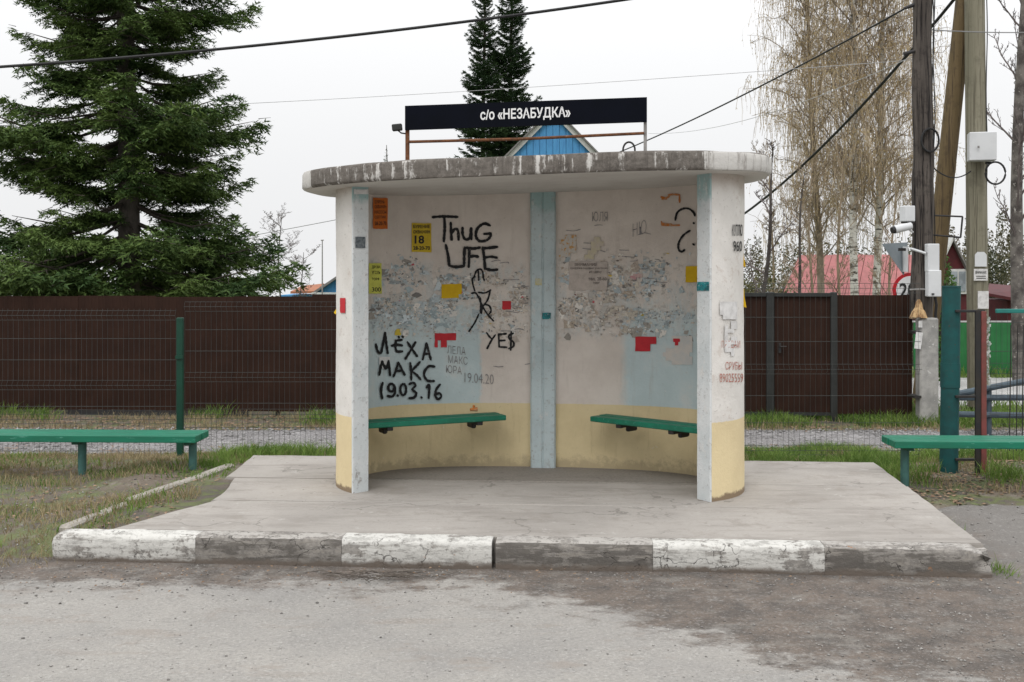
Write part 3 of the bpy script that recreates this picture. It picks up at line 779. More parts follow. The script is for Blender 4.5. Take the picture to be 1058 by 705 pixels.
def z3(x, y): return (340 + x / 3.918, 170 + y / 3.918)
def z4(x, y): return (340 + x / 3.527, 320 + y / 3.527)
def z5(x, y): return (550 + x / 3.917, 170 + y / 3.917)
def ell(cx, cy, rx, ry, a0=0, a1=360, n=14): return [(cx + rx * math.cos(R(a0 + (a1 - a0) * i / n)), cy + ry * math.sin(R(a0 + (a1 - a0) * i / n))) for i in range(n + 1)]
def scrawl(strokes, zf, w_, mat, fn=inner, off0=.0085, name='graffiti', label=None):
    mb = MB()
    for i, s_ in enumerate(strokes): ribbon([zf(*q) for q in s_], w_, fn, off0 + .0002 * i, mb)
    return obj(name, mb, mat, wall, label=label)
scrawl([[(418, 214), (460, 211), (520, 213)], [(466, 214), (468, 260), (464, 312)],
        [(492, 236), (494, 275), (496, 306)], [(496, 280), (508, 262), (521, 268), (524, 306)],
        [(540, 256), (541, 285), (552, 304), (570, 296), (575, 258)], [(575, 258), (576, 304)],
        [(652, 248), (628, 240), (602, 258), (594, 288), (608, 310), (636, 308), (652, 294), (655, 280)], [(655, 280), (628, 282)],
        [(472, 326), (482, 372), (486, 410)], [(486, 410), (512, 415), (545, 412)], [(549, 336), (547, 375), (546, 412)],
        [(556, 337), (582, 341), (611, 337)], [(567, 376), (584, 371), (604, 374)], [(568, 342), (567, 380), (565, 416)],
        [(622, 336), (628, 380), (632, 424)], [(622, 340), (650, 338), (682, 334)], [(628, 378), (655, 374), (680, 378)], [(632, 422), (655, 428), (682, 426)]],
       z3, 3.0, M['spray'], label='black sprayed words THUG LIFE')
scrawl([[(590, 512), (582, 485), (580, 462), (592, 455)], [(586, 460), (596, 432), (612, 424), (622, 436), (624, 462)], [(604, 430), (606, 470)], [(622, 440), (628, 470)],
        [(576, 522), (592, 520), (604, 536), (618, 568), (640, 605), (666, 634)], [(604, 518), (632, 520), (655, 508)], [(652, 512), (642, 548), (622, 578), (616, 604)],
        [(612, 540), (614, 570), (612, 600)], [(606, 606), (590, 640), (566, 676)], [(628, 566), (648, 572), (656, 592), (648, 606)]],
       z3, 1.9, M['spray'], label='black sprayed stick figure')
scrawl([[(574, 84), (584, 98), (592, 106)], [(606, 92), (592, 112), (576, 142)], [(618, 88), (620, 136)], [(618, 90), (646, 88)], [(620, 113), (642, 112)], [(620, 136), (648, 137)],
        [(672, 86), (656, 94), (658, 108), (672, 118), (672, 134), (654, 142)], [(664, 80), (662, 148)]], z4, 2.0, M['spray'], label='black sprayed word YES')
scrawl([[(168, 126), (174, 150), (186, 158), (196, 118), (202, 84)], [(202, 84), (206, 120), (212, 160)],
        [(226, 132), (246, 128), (266, 131)], [(242, 112), (240, 134), (246, 152), (266, 152)], [(244, 113), (264, 110)], [(252, 98), (254, 102)], [(266, 97), (268, 101)],
        [(284, 118), (302, 145), (320, 170)], [(314, 118), (300, 142), (276, 180)],
        [(340, 182), (348, 150), (354, 122)], [(354, 122), (362, 152), (370, 182)], [(344, 162), (366, 160)],
        [(180, 238), (186, 205), (190, 188)], [(190, 188), (204, 215), (214, 186)], [(214, 186), (220, 240)],
        [(232, 244), (242, 220), (250, 192)], [(250, 192), (262, 215), (274, 238)], [(240, 224), (266, 222)],
        [(294, 194), (297, 225), (298, 256)], [(330, 190), (314, 208), (298, 224)], [(298, 224), (316, 236), (332, 254)],
        [(384, 208), (364, 206), (348, 222), (346, 242), (358, 258), (382, 260)],
        [(192, 266), (186, 292), (190, 324)], ell(224, 284, 11, 14, 20, 380), [(236, 276), (238, 300), (228, 316), (210, 314)], [(246, 311), (249, 314)],
        ell(268, 291, 11, 20), [(290, 272), (304, 266), (314, 276), (302, 290), (316, 304), (308, 320), (290, 322)], [(334, 318), (337, 321)],
        [(354, 284), (364, 274), (362, 322)], [(404, 272), (390, 290), (386, 312), (396, 326), (408, 316), (402, 304), (388, 308)]],
       z4, 2.6, M['spray'], label='black sprayed names and date 19.03.16')
scrawl([[(580, 226), (588, 196), (610, 180), (636, 180), (656, 196), (660, 208)], [(654, 237), (657, 239)], [(640, 268), (612, 288), (594, 318), (594, 344), (606, 354), (618, 346)], [(652, 322), (658, 326)]],
       z5, 2.2, M['spray'], label='black sprayed loose curves')
pm = MB()
for tx, b in (('ЛЕЛА', (462, 357, 481, 365)), ('МАКС', (463, 367, 483, 375)), ('ЮРА', (461, 377, 477, 385)), ('19.04.20', (480, 385, 510, 395))):
    pm = MB(); letters(tx, *b, inner, .0082, pm, -.012, 2); obj('graffiti', pm, M['pencil'], wall, label='thin grey marker writing ' + tx)
pm = MB(); letters('ЮЛЯ', 612, 219, 628, 229, inner, .0082, pm, -.01); obj('graffiti', pm, M['pencil'], wall, label='pencilled name above the old notice')
pm = MB(); letters('НЮ', 654, 231, 668, 245, inner, .0082, pm, -.02, -4); obj('graffiti', pm, M['pencil'], wall, label='faint slanting pencilled letters')
pm = MB()
for q in range(26):   # pencilled scribbles
    x, y = (random.uniform(585, 700), random.uniform(232, 300)) if q < 16 else (random.uniform(505, 545), random.uniform(262, 380))
    ribbon([(x, y), (x + random.uniform(3, 9), y + random.uniform(-2, 1)), (x + random.uniform(8, 18), y + random.uniform(-1.5, 1.5))], .7, inner, .0082 + q * .00005, pm)
obj('scribbles', pm, M['pencil'], wall, kind='stuff')
scrawl([[(522, 132), (540, 136), (556, 130)], [(526, 140), (545, 140)], [(552, 124), (575, 122), (598, 124)], [(597, 126), (598, 154)], [(524, 232), (526, 246)], [(524, 238), (545, 242), (566, 243)], [(530, 246), (565, 247), (598, 246)]],
       z5, 2.0, M['stain_orange'], label='smeared orange paint marks')
pm = MB()
for tx, b in (('КУПЛЮ', (756, 232, 766.5, 244)), ('960', (757, 249, 766, 260))):
    pm = MB(); letters(tx, *b, outer, .006, pm, .01); obj('graffiti', pm, M['black_print'], wall, label='black stencilled ' + tx + ' on the right outer side')
pm = MB()
for tx, b in (('ПРОДАМ', (745, 352, 764, 361)), ('СРУБЫ', (749, 374, 766, 382)), ('89025559', (743, 386, 767, 395))):
    pm = MB(); letters(tx, *b, outer, .006, pm, -.005); obj('graffiti', pm, M['red_print'], wall, label='red stencilled ' + tx + ' on the right outer side')

# ---- torn paper scraps in the glued band: far too many and too small to count
cols = [(.50, .48, .45), (.42, .40, .37), (.56, .53, .49), (.36, .41, .43), (.46, .51, .53), (.30, .28, .25), (.52, .47, .40), (.20, .19, .18), (.44, .37, .30), (.60, .60, .60)]
V_ = []; Fs = []; Cc = []
def scrap(px, py, w_, h_, c, i):
    k = random.choice((4, 5, 5, 6, 7)); b = len(V_); a0 = random.uniform(-.35, .35)
    for j in range(k):
        a = 2 * math.pi * (j + .5) / k + random.uniform(-.35, .35); r = random.uniform(.35, 1.15)
        sq = 1 / max(abs(math.cos(a)), abs(math.sin(a))); dx, dy = math.cos(a) * sq * r * w_ / 2, math.sin(a) * sq * r * h_ / 2
        V_.append(tuple(inner(px + dx * math.cos(a0) - dy * math.sin(a0), py + dx * math.sin(a0) + dy * math.cos(a0), (.0048 + .0000013 * i))))
    Fs.append(tuple(range(b, b + k))); Cc.append(c)
ns = 0
while ns < 2600:
    if random.random() < .54: px, py = random.uniform(383, 545), random.triangular(262, 354, 308); bl = px < 500
    else: px, py = random.uniform(577, 718), random.triangular(256, 354, 308); bl = px > 655
    if 440 < px < 520 and py < 284 and random.random() < .85: continue
    if fbm(px * .05, py * .07, 81) < .40: continue
    c = random.choice(cols[:4] + cols[5:7] + ([cols[3], cols[4], (.30, .36, .38), (.38, .42, .43)] * 2 if bl else [cols[6], cols[8], cols[2], (.47, .41, .36), (.40, .34, .29)] * 2) + [cols[7]])
    if random.random() < .006: c = random.choice([(.5, .38, .05), (.45, .10, .12)])
    big = random.random() < (.6 if ns < 260 else .02)
    k_ = random.uniform(.85, 1.35); c = tuple(q * k_ for q in c)
    dark = random.random() < .12
    if dark: c = tuple(q * .40 for q in c)
    if dark: scrap(px, py, random.uniform(.8, 3.5), random.uniform(.7, 1.8), c, ns)
    else: scrap(px, py, random.uniform(6, 15) if big else random.uniform(1.2, 5.5), random.uniform(5, 13) if big else random.uniform(1.0, 4.5), c, ns)
    ns += 1
me = bpy.data.meshes.new('paper_scraps'); me.from_pydata(V_, [], Fs); me.update()
ca = me.color_attributes.new('tint', 'FLOAT_COLOR', 'CORNER')
arr = []
for p, c in zip(me.polygons, Cc): arr += [(*c, 1)] * len(p.vertices)
ca.data.foreach_set('color', np.array(arr, np.float32).ravel())
t = NT('scrap_paper'); at = t.n('ShaderNodeVertexColor', layer_name='tint')
n_ = t.noise(t.oc(), 60, 4, .8)
M['scrap'] = t.done(t.mix(t.math('MULTIPLY', t.rng(n_, .54, .62), .55), at.outputs[0], (.13, .12, .115)), .9)
obj('paper_scraps', me, M['scrap'], wall, kind='stuff')

# ---- handbills and stickers stuck on the shelter
def tl(o, lines, mat, fn, off=.0118, bold=.012):
    """printed lines as a part of a handbill"""
    for (tx, x0, y0, x1, y1) in lines:
        mb = MB(); letters(tx, x0, y0, x1, y1, fn, off, mb, bold); obj('lettering', mb, mat, o)
o = sheet('handbill', 384.5, 204.5, 399.8, 236.5, inner, M['paper_orange'], .0098, 'orange handbill high on the wall beside the left jamb', skew=.4, curl=.01)
tl(o, [('БУРЕНИЕ', 386, 207, 398.5, 210.5), ('СКВАЖИН', 386, 212, 398.5, 215.5), ('НАСОСЫ', 386, 217.5, 398.5, 221), ('СЕПТИК', 386, 223, 398, 226), ('28-20-70', 386, 229, 398.5, 233)], M['black_print'], inner)
o = sheet('handbill', 425, 230.5, 445.5, 260.5, inner, M['paper_yellow'], .0098, 'yellow handbill with large black 18 left of the words THUG LIFE', skew=.5)
tl(o, [('БУРЕНИЕ', 426.5, 232.5, 444, 236), ('СКВАЖИН', 426.5, 238, 444, 241.5), ('18', 428, 243.5, 438, 252), ('28-20-70', 426.5, 254.5, 444, 258.5)], M['black_print'], inner, bold=.03)
o = sheet('handbill', 380, 272.2, 393.5, 303.5, inner, M['paper_lime'], .0098, 'lime yellow handbill half hidden behind the left jamb')
tl(o, [('ДРОВА', 383, 274.5, 392, 278), ('УГОЛЬ', 383, 280, 392, 283.5), ('ТОРФ', 383, 287, 391, 290), ('300', 383, 297, 392.5, 301.5)], M['black_print'], inner)
sheet('handbill', 456, 293.8, 477, 308.5, inner, M['paper_gold'], .0098, 'small blank golden yellow paper beside the sprayed stick figure', outline=lambda a, b: not (a > .85 and b > .7), skew=-.6)
sheet('torn_paper', 449, 344.5, 471, 359, inner, M['paper_red'], .0098, 'torn red paper left of the centre pilaster, above the names', 'paper', outline=lambda a, b: b < .45 or .25 < a < .62 or a < .08)
sheet('torn_paper', 656.5, 348, 678.5, 363, inner, M['paper_red'], .0098, 'torn red paper right of the centre pilaster', 'paper', outline=lambda a, b: b < .52 or a < .66)
sheet('torn_paper', 519, 311, 528, 320, inner, M['paper_red'], .0098, 'tiny torn red paper between the stick figure and the pilaster', 'paper', outline=lambda a, b: b < .4 or abs(a - .5) < .4)
sheet('torn_paper', 696, 350, 703, 357, inner, M['paper_red'], .0098, 'tiny dark red paper rag near the right jamb', 'paper', outline=lambda a, b: b < .5 or abs(a - .5) < .25)
sheet('handbill', 709, 275, 721.5, 292, inner, M['paper_gold'], .0098, 'golden yellow paper half hidden behind the right jamb')
o = sheet('handbill', 588, 270.5, 627.5, 300, inner, M['paper_white'] if False else simple('paper_old', (.50, .44, .40), (.42, .37, .33), 18, .9, .2), .0098, 'old printed notice with dark heading right of the pilaster')
tl(o, [('ВНИМАНИЕ', 594, 272, 617, 275), ('продажа садовых участков', 589.5, 276.5, 627, 278.8), ('на сдачу', 609, 280, 622, 283), ('тел. 28-60', 608, 286.5, 627, 290), ('торг', 613, 291.5, 620, 294)], M['grey_print'], inner, .018)
sheet('torn_paper', 577.5, 243, 595.5, 266, inner, simple('paper_peel', (.50, .47, .43), (.50, .27, .08), 30, .9, .2, lo=.5, hi=.6), .0098, 'peeling pale paper with orange remains right of the pilaster', 'paper', outline=lambda a, b: vn(a * 5, b * 6, 3) > .28)
sheet('torn_paper', 604, 245, 627, 268, inner, simple('paper_pale_yellow', (.52, .47, .33), (.50, .44, .38), 22, .9, .2), .0098, 'torn pale yellow paper above the old printed notice', 'paper', outline=lambda a, b: vn(a * 5, b * 6, 8) > .45)
sheet('torn_paper', 645, 283, 664, 291, inner, simple('paper_pink', (.50, .26, .28), (.50, .42, .38), 22, .9, .2), .0098, 'smudged pink paper strip in the middle of the right wall', 'paper', outline=lambda a, b: vn(a * 6, b * 4, 5) > .4)
sheet('torn_paper', 682, 347, 716, 377, inner, simple('paper_ghost', (.58, .535, .49), (.50, .50, .49), 12, .9, .2) , .0078, 'pale torn paper patch beside the right jamb above the bench', 'paper', outline=lambda a, b: vn(a * 3.2, b * 3.2, 12) > .42)
sheet('torn_paper', 391, 369, 402, 393, inner, M['paper_white'], .0098, 'torn white paper over the sprayed name near the left jamb', 'paper', outline=lambda a, b: vn(a * 3, b * 5, 15) > .45)
def jamb_fn(k):
    a, b, tv = JAMB[k]
    def fn(px, py, off=.003):
        dx = (px - CX) / F; fa, fb = a.x - dx * a.y, b.x - dx * b.y; q = fa / (fa - fb); p = a.lerp(b, q)
        return Vector((p.x, p.y, EYE - (py - HY) / F * p.y)) + tv * (off + .017)
    return fn
jl, jr = jamb_fn(0), jamb_fn(1)
sheet('sticker', 722.3, 291.5, 734.8, 300.5, jr, M['teal_sticker'], .003, 'teal and white sticker on the right jamb', 'sticker')
sheet('sticker', 365.5, 245, 376, 256.5, jl, M['grey_sticker'], .003, 'small dark grey sticker on the left jamb', 'sticker')
sheet('torn_paper', 364, 196, 379, 201, jl, M['paper_white'], .003, 'grimy paper strip at the top of the left jamb', 'paper')
sheet('torn_paper', 352, 308, 357.3, 323.5, outer, M['paper_red'], .006, 'small red paper on the outer side of the left wall', 'paper')
sheet('torn_paper', 740, 312, 761, 330, outer, M['paper_white'], .006, 'torn white paper on the right outer side', 'paper', outline=lambda a, b: vn(a * 4, b * 4, 31) > .3)
sheet('torn_paper', 748, 332, 761, 368, outer, M['paper_white'], .006, 'long pale paper remains low on the right outer side', 'paper', outline=lambda a, b: vn(a * 3, b * 7, 33) > .45)
def flap(px0, py0, D, label, mat):
    a = [P(px0, py0, D), P(px0 + 3, py0 + .5, D - .01), P(px0 + 3.5, py0 + 9, D - .02), P(px0 + 5.5, py0 + 20, D - .05), P(px0 + 1, py0 + 19, D - .03), P(px0 - .5, py0 + 9, D)]
    obj('torn_paper', MB().prism(a, (0, 1, 0), .002), mat, label=label, cat='paper')
flap(765.2, 256, 8.29, 'yellow paper flap hanging off the right outer wall, upper one', M['paper_gold'])
flap(765.8, 298, 8.29, 'yellow paper flap hanging off the right outer wall, lower one', M['paper_gold'])
a = [P(352.5, 309, 8.62), P(354, 309.5, 8.6), P(351.5, 318, 8.58), P(346.5, 325, 8.57), P(345, 323, 8.58), P(349.5, 316, 8.6)]
obj('torn_paper', MB().prism(a, (0, 1, 0), .002), M['paper_gold'], label='yellow paper flap hanging off the left outer wall', cat='paper')

def pil_fn(px, py, off=.003):
    a = S(mid.x - .1, mid.y - .064); b = S(mid.x + .1, mid.y - .064); dx = (px - CX) / F; fa, fb = a.x - dx * a.y, b.x - dx * b.y; p = a.lerp(b, fa / (fa - fb))
    return Vector((p.x, p.y, EYE - (py - HY) / F * p.y)) + (S(0, -1) - S(0, 0)) * off
sheet('sticker', 560.5, 323.5, 569, 330, pil_fn, M['teal_sticker'], .003, 'small teal sticker on the centre pilaster', 'sticker')
sheet('sticker', 553, 288, 560, 295, pil_fn, simple('paper_faded_yellow', (.50, .46, .22), (.48, .50, .46), 22, .9, .1), .003, 'faded yellow sticker remains on the centre pilaster', 'sticker')
# ---- benches inside the shelter
def shelter_bench(a, b, back, label, fa, fb):
    """a,b: ends of the front edge; the plank reaches to the wall behind"""
    a, b = Vector(a), Vector(b); d = (b - a); L = d.length; u = d.normalized(); n = Vector((-u.y, u.x, 0))
    rot = Matrix((u, n, Vector((0, 0, 1)))).transposed()
    root = thing('shelter_bench', ((a + b) / 2).to_tuple()[:2] + (.55,), label, 'bench', 'benches inside the shelter')
    for k in range(2):
        mb = MB().box((a + b) / 2 + n * (.052 + .108 * k) + Vector((0, 0, .60 + .003 * k)), (L - .012 * k, .103, .042), rot, 0, .006)
        obj('seat_board', mb, M['green_paint'], root)
    for f in (fa, fb):
        c = a.lerp(b, f) + n * .16 + Vector((0, 0, .565))
        mb = MB().box(c, (.05, .30, .03), rot, 0, .004).box(c + n * .03 + Vector((0, 0, -.03)), (.04, .12, .05), rot, 0, .01)
        obj('bracket', mb, M['dark_steel'], root)
shelter_bench((-1.20, 8.56, 0), (-.045, 9.09, 0), 1, 'green plank bench along the left inside wall of the shelter', .22, .82)
shelter_bench((.63, 9.02, 0), (1.45, 8.27, 0), 1, 'green plank bench along the right inside wall of the shelter', .25, .7)
o = obj('bottle_scrap', MB().tube([P(486, 423.5, 9.12), P(493, 423, 9.14)], [.012, .02], 7).tube([P(489, 421.5, 9.13), P(490, 419, 9.13)], .01, 6), M['stain_orange'], label='small crumpled orange wrapper on the left shelter bench', cat='wrapper')

# ------------------------------------------------------------------ name sign on the roof
sg = thing('name_sign', tuple(S(0, -.42, soffit(0) + RT)), 'long dark name board on rusty posts standing on the shelter roof', 'sign')
TL = .020
def sgp(lx, z, dy=0): return S(lx, -.42 + dy, z + TL * lx)
def sbox(name, x0, x1, z0, z1, th, mat, dy=0, bev=.003):
    a = [sgp(x0, z0, dy), sgp(x1, z0, dy), sgp(x1, z1, dy), sgp(x0, z1, dy)]
    d = (S(0, 1) - S(0, 0))
    return obj(name, MB().prism([q - d * th / 2 for q in a], d, th), mat, sg)
x0 = -.955; x1 = .83
panel = sbox('board', x0, x1, 2.866, 3.045, .03, M['sign_panel'])
def sign_fn(px, py, off):   # px: local x, py: height
    return sgp(px, py, -.0155 - off)
V2, F2 = text_mesh('с/о «НЕЗАБУДКА»', .022)
mb = MB(); tw, tz0, tz1 = .665, 2.905, 2.998
xl = -.39
mb.add([sgp(xl + a * tw, tz0 + b * (tz1 - tz0), -.0185) for a, b in V2], F2)
obj('lettering', mb, M['white_print'], panel)
obj('post', MB().box(sgp(x0 + .012, 2.807, .02), (.028, .028, .455), Matrix.Rotation(-PSI, 3, 'Z'), 0, .003), M['rust'], sg)
obj('post', MB().box(sgp(x1 - .012, 2.805, .02), (.024, .024, .46), Matrix.Rotation(-PSI, 3, 'Z'), 0, .003), M['grey_steel'], sg)
obj('rail', MB().tube([sgp(x0 + .03, 2.778, .0), sgp(-.1, 2.772, 0), sgp(x1 - .02, 2.785, .0)], .011, 8), M['rust'], sg)
fl = thing('floodlight', tuple(sgp(x0 - .06, 2.87)), 'small grey floodlight clamped to the left end of the name board', 'lamp')
obj('housing', MB().box(sgp(x0 - .062, 2.888), (.075, .05, .05), Matrix.Rotation(-.1, 3, 'Y'), 0, .006), M['grey_frame'], fl)
obj('bracket', MB().tube([sgp(x0 - .062, 2.87), sgp(x0 - .03, 2.845), sgp(x0 + .012, 2.84, .02)], .006, 6), M['dark_steel'], fl)
lp = [S(.70 + .045 * math.cos(q), -.1, 2.715 + .06 * math.sin(q)) for q in np.linspace(-.1, math.pi, 12)]
lp = [lp[0] + Vector((0, 0, -.12))] + lp + [lp[-1] + Vector((0, 0, -.13))]
obj('rebar_loop', MB().tube(lp, .008, 6), M['dark_steel'], label='bent dark lifting loop sticking up from the shelter roof', cat='loop')

# ------------------------------------------------------------------ benches outside
def out_bench(x0, x1, yf, ztop, slope, legs, label, ang):
    root = thing('bench', ((x0 + x1) / 2, yf + .15, .05), label, 'bench', 'green benches beside the platform')
    rot = Matrix.Rotation(ang, 3, 'Z')
    c = Vector(((x0 + x1) / 2, yf, ztop)); L = x1 - x0
    q = lambda lx, ly, z: c + rot @ Vector((lx, ly, 0)) + Vector((0, 0, z))
    for k in range(2):
        obj('seat_board', MB().box(q(random.uniform(-.01, .01), .085 + k * .172, -.031 + .002 * k), (L, .166, .058), rot, 0, .005), M['green_paint'], root)
    for lx in legs:
        p = q(lx - (x0 + x1) / 2, .17, 0)
        b = float(gz(p.x, p.y)) - .06
        obj('leg', MB().tube([(p.x, p.y, b), (p.x, p.y, ztop - .062)], .034, 14), M['leg_paint'], root)
        obj('crosspiece', MB().box((p.x, p.y, ztop - .072), (.06, .28, .022), rot), M['dark_green'], root)
out_bench(-6.34, -2.60, 9.22, .442, 0, (-5.6, -3.62, -2.68), 'long green bench left of the platform on two visible pipe legs', R(-2.0))
out_bench(3.06, 6.68, 8.86, .435, 0, (3.20, 6.0), 'green bench right of the platform in front of the teal pipe', R(-2.0))

# ------------------------------------------------------------------ brown profiled-metal fence
def sheet_profile(width, h, ribs):
    mb = MB(); p = width / ribs; pr = []
    for i in range(ribs):
        x = i * p
        pr += [(x, 0), (x + p * .45, 0), (x + p * .55, -.006), (x + p * .9, -.006)]
    pr.append((width, 0))
    vs = [(x, y, 0) for x, y in pr] + [(x, y, h) for x, y in pr]; n = len(pr)
    return mb.add(vs, [(i, i + 1, n + i + 1, n + i) for i in range(n - 1)]).mesh('sheet')
FA = math.atan2(-.76, 12.6)
fl_ = lambda x: 15.43 - .0603 * x
f1 = thing('metal_fence', (-8.4, fl_(-8.4), -.25), 'long dark brown profiled metal fence below the big fir tree', 'fence', rz=FA)
shm = sheet_profile(1.13, 1.615, 11); shm.materials.append(M['brown_metal'])
first = None
for i in range(-5, 10):
    o = bpy.data.objects.new('sheet', shm); col.objects.link(o); o.parent = f1
    o.location = (i * 1.122, -.004 * (i % 2), .085 + (-.012 if i < 5 else .012) + .007 * ((i * 7) % 3) - .004); WL[o.name] = Vector()
for q in (.5, 1.4): obj('rail', MB().box((2.4, .05, q), (15.6, .04, .04)), M['grey_frame'], f1, local=True)
for i in range(-2, 5): obj('post', MB().box((i * 2.5 + .1, .10, .75), (.06, .06, 1.7)), M['grey_frame'], f1, local=True)
obj('plank', MB().box((3.4, .0, .045), (2.6, .03, .07)), M['dark_steel'], f1, local=True)
f2 = thing('metal_gate', (1.8, fl_(1.8), -.25), 'dark brown metal gate and fence with grey frame right of the shelter', 'gate', rz=FA)
for (a, b) in ((0.0, 1.72), (1.74, 2.58), (2.56, 3.64)):
    m_ = sheet_profile(b - a, 1.62, max(4, int((b - a) / .103))); m_.materials.append(M['brown_metal'])
    o = bpy.data.objects.new('sheet', m_); col.objects.link(o); o.parent = f2; o.location = (a, .012, .10); WL[o.name] = Vector()
for x_, w_, d_ in ((1.73, .105, .07), (2.585, .085, .05), (.0, .06, .05)):
    obj('post', MB().box((x_, 0, .87), (w_, d_ + .02, 1.78), None, 0, .006), M['grey_frame'], f2, local=True)
for a, b in ((.03, 1.675), (1.785, 2.54)):
    obj('frame_bar', MB().box(((a + b) / 2, -.012, 1.725), (b - a, .045, .05)), M['grey_frame'], f2, local=True); obj('frame_bar', MB().box(((a + b) / 2, -.012, .10), (b - a, .045, .04)), M['grey_frame'], f2, local=True)
obj('handle', MB().tube([(1.86, -.03, 1.02), (1.86, -.075, 1.02), (1.94, -.075, 1.02)], .01, 6).box((1.86, -.025, 1.0), (.035, .012, .14)), M['dark_steel'], f2, local=True)
ret = sheet_profile(1.0, 1.62, 9); ret.materials.append(M['brown_metal'])
o = bpy.data.objects.new('sheet', ret); col.objects.link(o); o.parent = f2; o.location = (3.63, .012, .10); o.rotation_euler = (0, 0, R(78)); WL[o.name] = Vector()

# ------------------------------------------------------------------ welded mesh fence
def mesh_panel(x0, x1, y, z0, z1, hz, curls, rad=.0014):
    """vertical wires with V-bends and the horizontal wires that cross them"""
    zs = [z0]
    for c in sorted(curls): zs += [c - .045, c, c + .045]
    zs.append(z1); off = []
    for q in zs: off.append(-.035 if q in curls else 0)
    V_ = []; Q = []
    def bar(pts, r):
        b = len(V_)
        for p in pts:
            for dx, dy, dz in ((-1, 0, 0), (0, -1, 0), (1, 0, 0)) if abs(pts[0][2] - pts[-1][2]) > .2 else ((0, 0, -1), (0, -1, 0), (0, 0, 1)):
                V_.append((p[0] + dx * r, p[1] + dy * r, p[2] + dz * r))
        for i in range(len(pts) - 1):
            for j in range(3): Q.append((b + i * 3 + j, b + i * 3 + (j + 1) % 3, b + i * 3 + 3 + (j + 1) % 3, b + i * 3 + 3 + j))
    x = x0
    while x <= x1 + 1e-6:
        bar([(x, y + o_, q) for q, o_ in zip(zs, off)], rad); x += .05
    for h_ in hz: bar([(x0, y - .005, h_), (x1, y - .005, h_)], rad * 1.7)
    for c in curls:
        for d_, o_ in ((-.045, 0), (0, -.035), (.045, 0)): bar([(x0, y - .004 + o_, c + d_), (x1, y - .004 + o_, c + d_)], rad * 1.4)
    return mesh_np('wire_panel', V_, np.array(Q))
YF = 10.6
wz_ = lambda py, D=YF: EYE - (py - HY) * D / F
mf = thing('mesh_fence', (-3.16, YF, 0), 'low welded wire mesh fence with dark green post left of the shelter', 'fence')
obj('wire_panel', mesh_panel(-5.75, -3.2, YF, .03, wz_(319), [wz_(350), wz_(372), wz_(420), wz_(446), wz_(466)], [wz_(326), wz_(398), wz_(470) if False else wz_(433)]), M['wire'], mf, kind='stuff')
obj('wire_panel', mesh_panel(-3.12, -.62, YF + .02, .03, wz_(312), [wz_(341), wz_(363), wz_(417), wz_(442)], [wz_(317), wz_(390), wz_(428)]), M['wire'], mf, kind='stuff')
obj('wire_panel', mesh_panel(-8.4, -5.85, YF, .03, wz_(319), [wz_(350), wz_(372), wz_(420), wz_(446), wz_(466)], [wz_(326), wz_(398), wz_(433)]), M['wire'], mf, kind='stuff')
for x_ in (-8.42, -5.8, -3.16, -.58):
    po = obj('post', MB().box((x_, YF, .63), (.062, .05, 1.45), None, 0, .006), M['dark_green'], mf)
    for q in (.28, .98): obj('clip', MB().box((x_, YF - .032, q), (.07, .02, .03)), M['dark_green'], po)
YR = 10.3; wr = lambda py: EYE - (py - HY) * YR / F
mf2 = thing('mesh_fence', (2.6, YR, 0), 'welded wire mesh fence between the shelter and the teal pipe post', 'fence')
obj('wire_panel', mesh_panel(1.36, 3.78, YR, .0, wr(293), [wr(328), wr(353), wr(409), wr(437)], [wr(298), wr(381.5), wr(465)]), M['wire'], mf2, kind='stuff')
obj('post', MB().box((1.32, YR, .63), (.062, .05, 1.45), None, 0, .006), M['dark_green'], mf2)

# ------------------------------------------------------------------ teal pipe post and gate
pp = thing('gate_post', (3.80, 9.75, .0), 'thick teal painted steel pipe gatepost, worn and leaning slightly', 'gatepost')
D_ = 9.75
a, b = P(980.5, 492, D_), P(983, 297, D_)
obj('pipe', MB().tube([(a.x - .005, a.y, -.1), a.lerp(b, .5), b], .078, 20), M['teal_pipe'], pp, auto=40)
obj('sleeve', MB().tube([a.lerp(b, .47), a.lerp(b, .60)], .083, 20), M['teal_pipe'], pp, auto=40)
obj('cap', MB().tube([b + Vector((0, 0, .001)), b + Vector((0, 0, .012))], .081, 20), M['teal_pipe'], pp)
for py in (321, 408.5, 473):
    c0 = P(983, py, D_); c1 = P(1013, py + .5, D_)
    obj('hinge_arm', MB().box((c0 + c1) / 2 + Vector((0, -.085, 0)), ((c1 - c0).length, .03, .022), None, 0, .003), M['dark_steel'], pp)
gt = thing('swing_gate', (4.4, 9.7, .0), 'open framed gate with rust red upright and mesh beside the teal pipe', 'gate')
obj('stile', MB().box((P(1010.2, 0, 9.66).x, 9.66, .70), (.042, .03, 1.52)), M['dark_steel'], gt)
obj('stile', MB().box((P(1015.8, 0, 9.66).x, 9.655, .70), (.045, .036, 1.50), None, 0, .004), M['red_rust'], gt)
fp = MB()
for k in range(46):
    q = P(1020.5 + random.uniform(-1.8, 2.2), 326 + k * 1.6 + random.uniform(-1, 1), 9.65); s_ = random.uniform(.008, .022)
    fp.box(q, (s_, .01, s_ * random.uniform(.6, 1.6)), Matrix.Rotation(random.uniform(-.8, .8), 3, 'Y') @ Matrix.Rotation(random.uniform(-.6, .6), 3, 'Z'))
obj('tape_rag', fp, M['flaked'], gt, label='shredded white tape hanging along the upright', kind='stuff')
obj('top_rail', MB().box((5.2, 9.66, wz_(321.5, 9.66)), (2.0, .035, .036), None, 0, .004), M['teal_paint'], gt)
obj('wire_panel', mesh_panel(4.17, 6.2, 9.70, .1, 1.42, [.3, .55, .8, 1.1, 1.35], [.42, .95]), M['wire'], gt, kind='stuff')
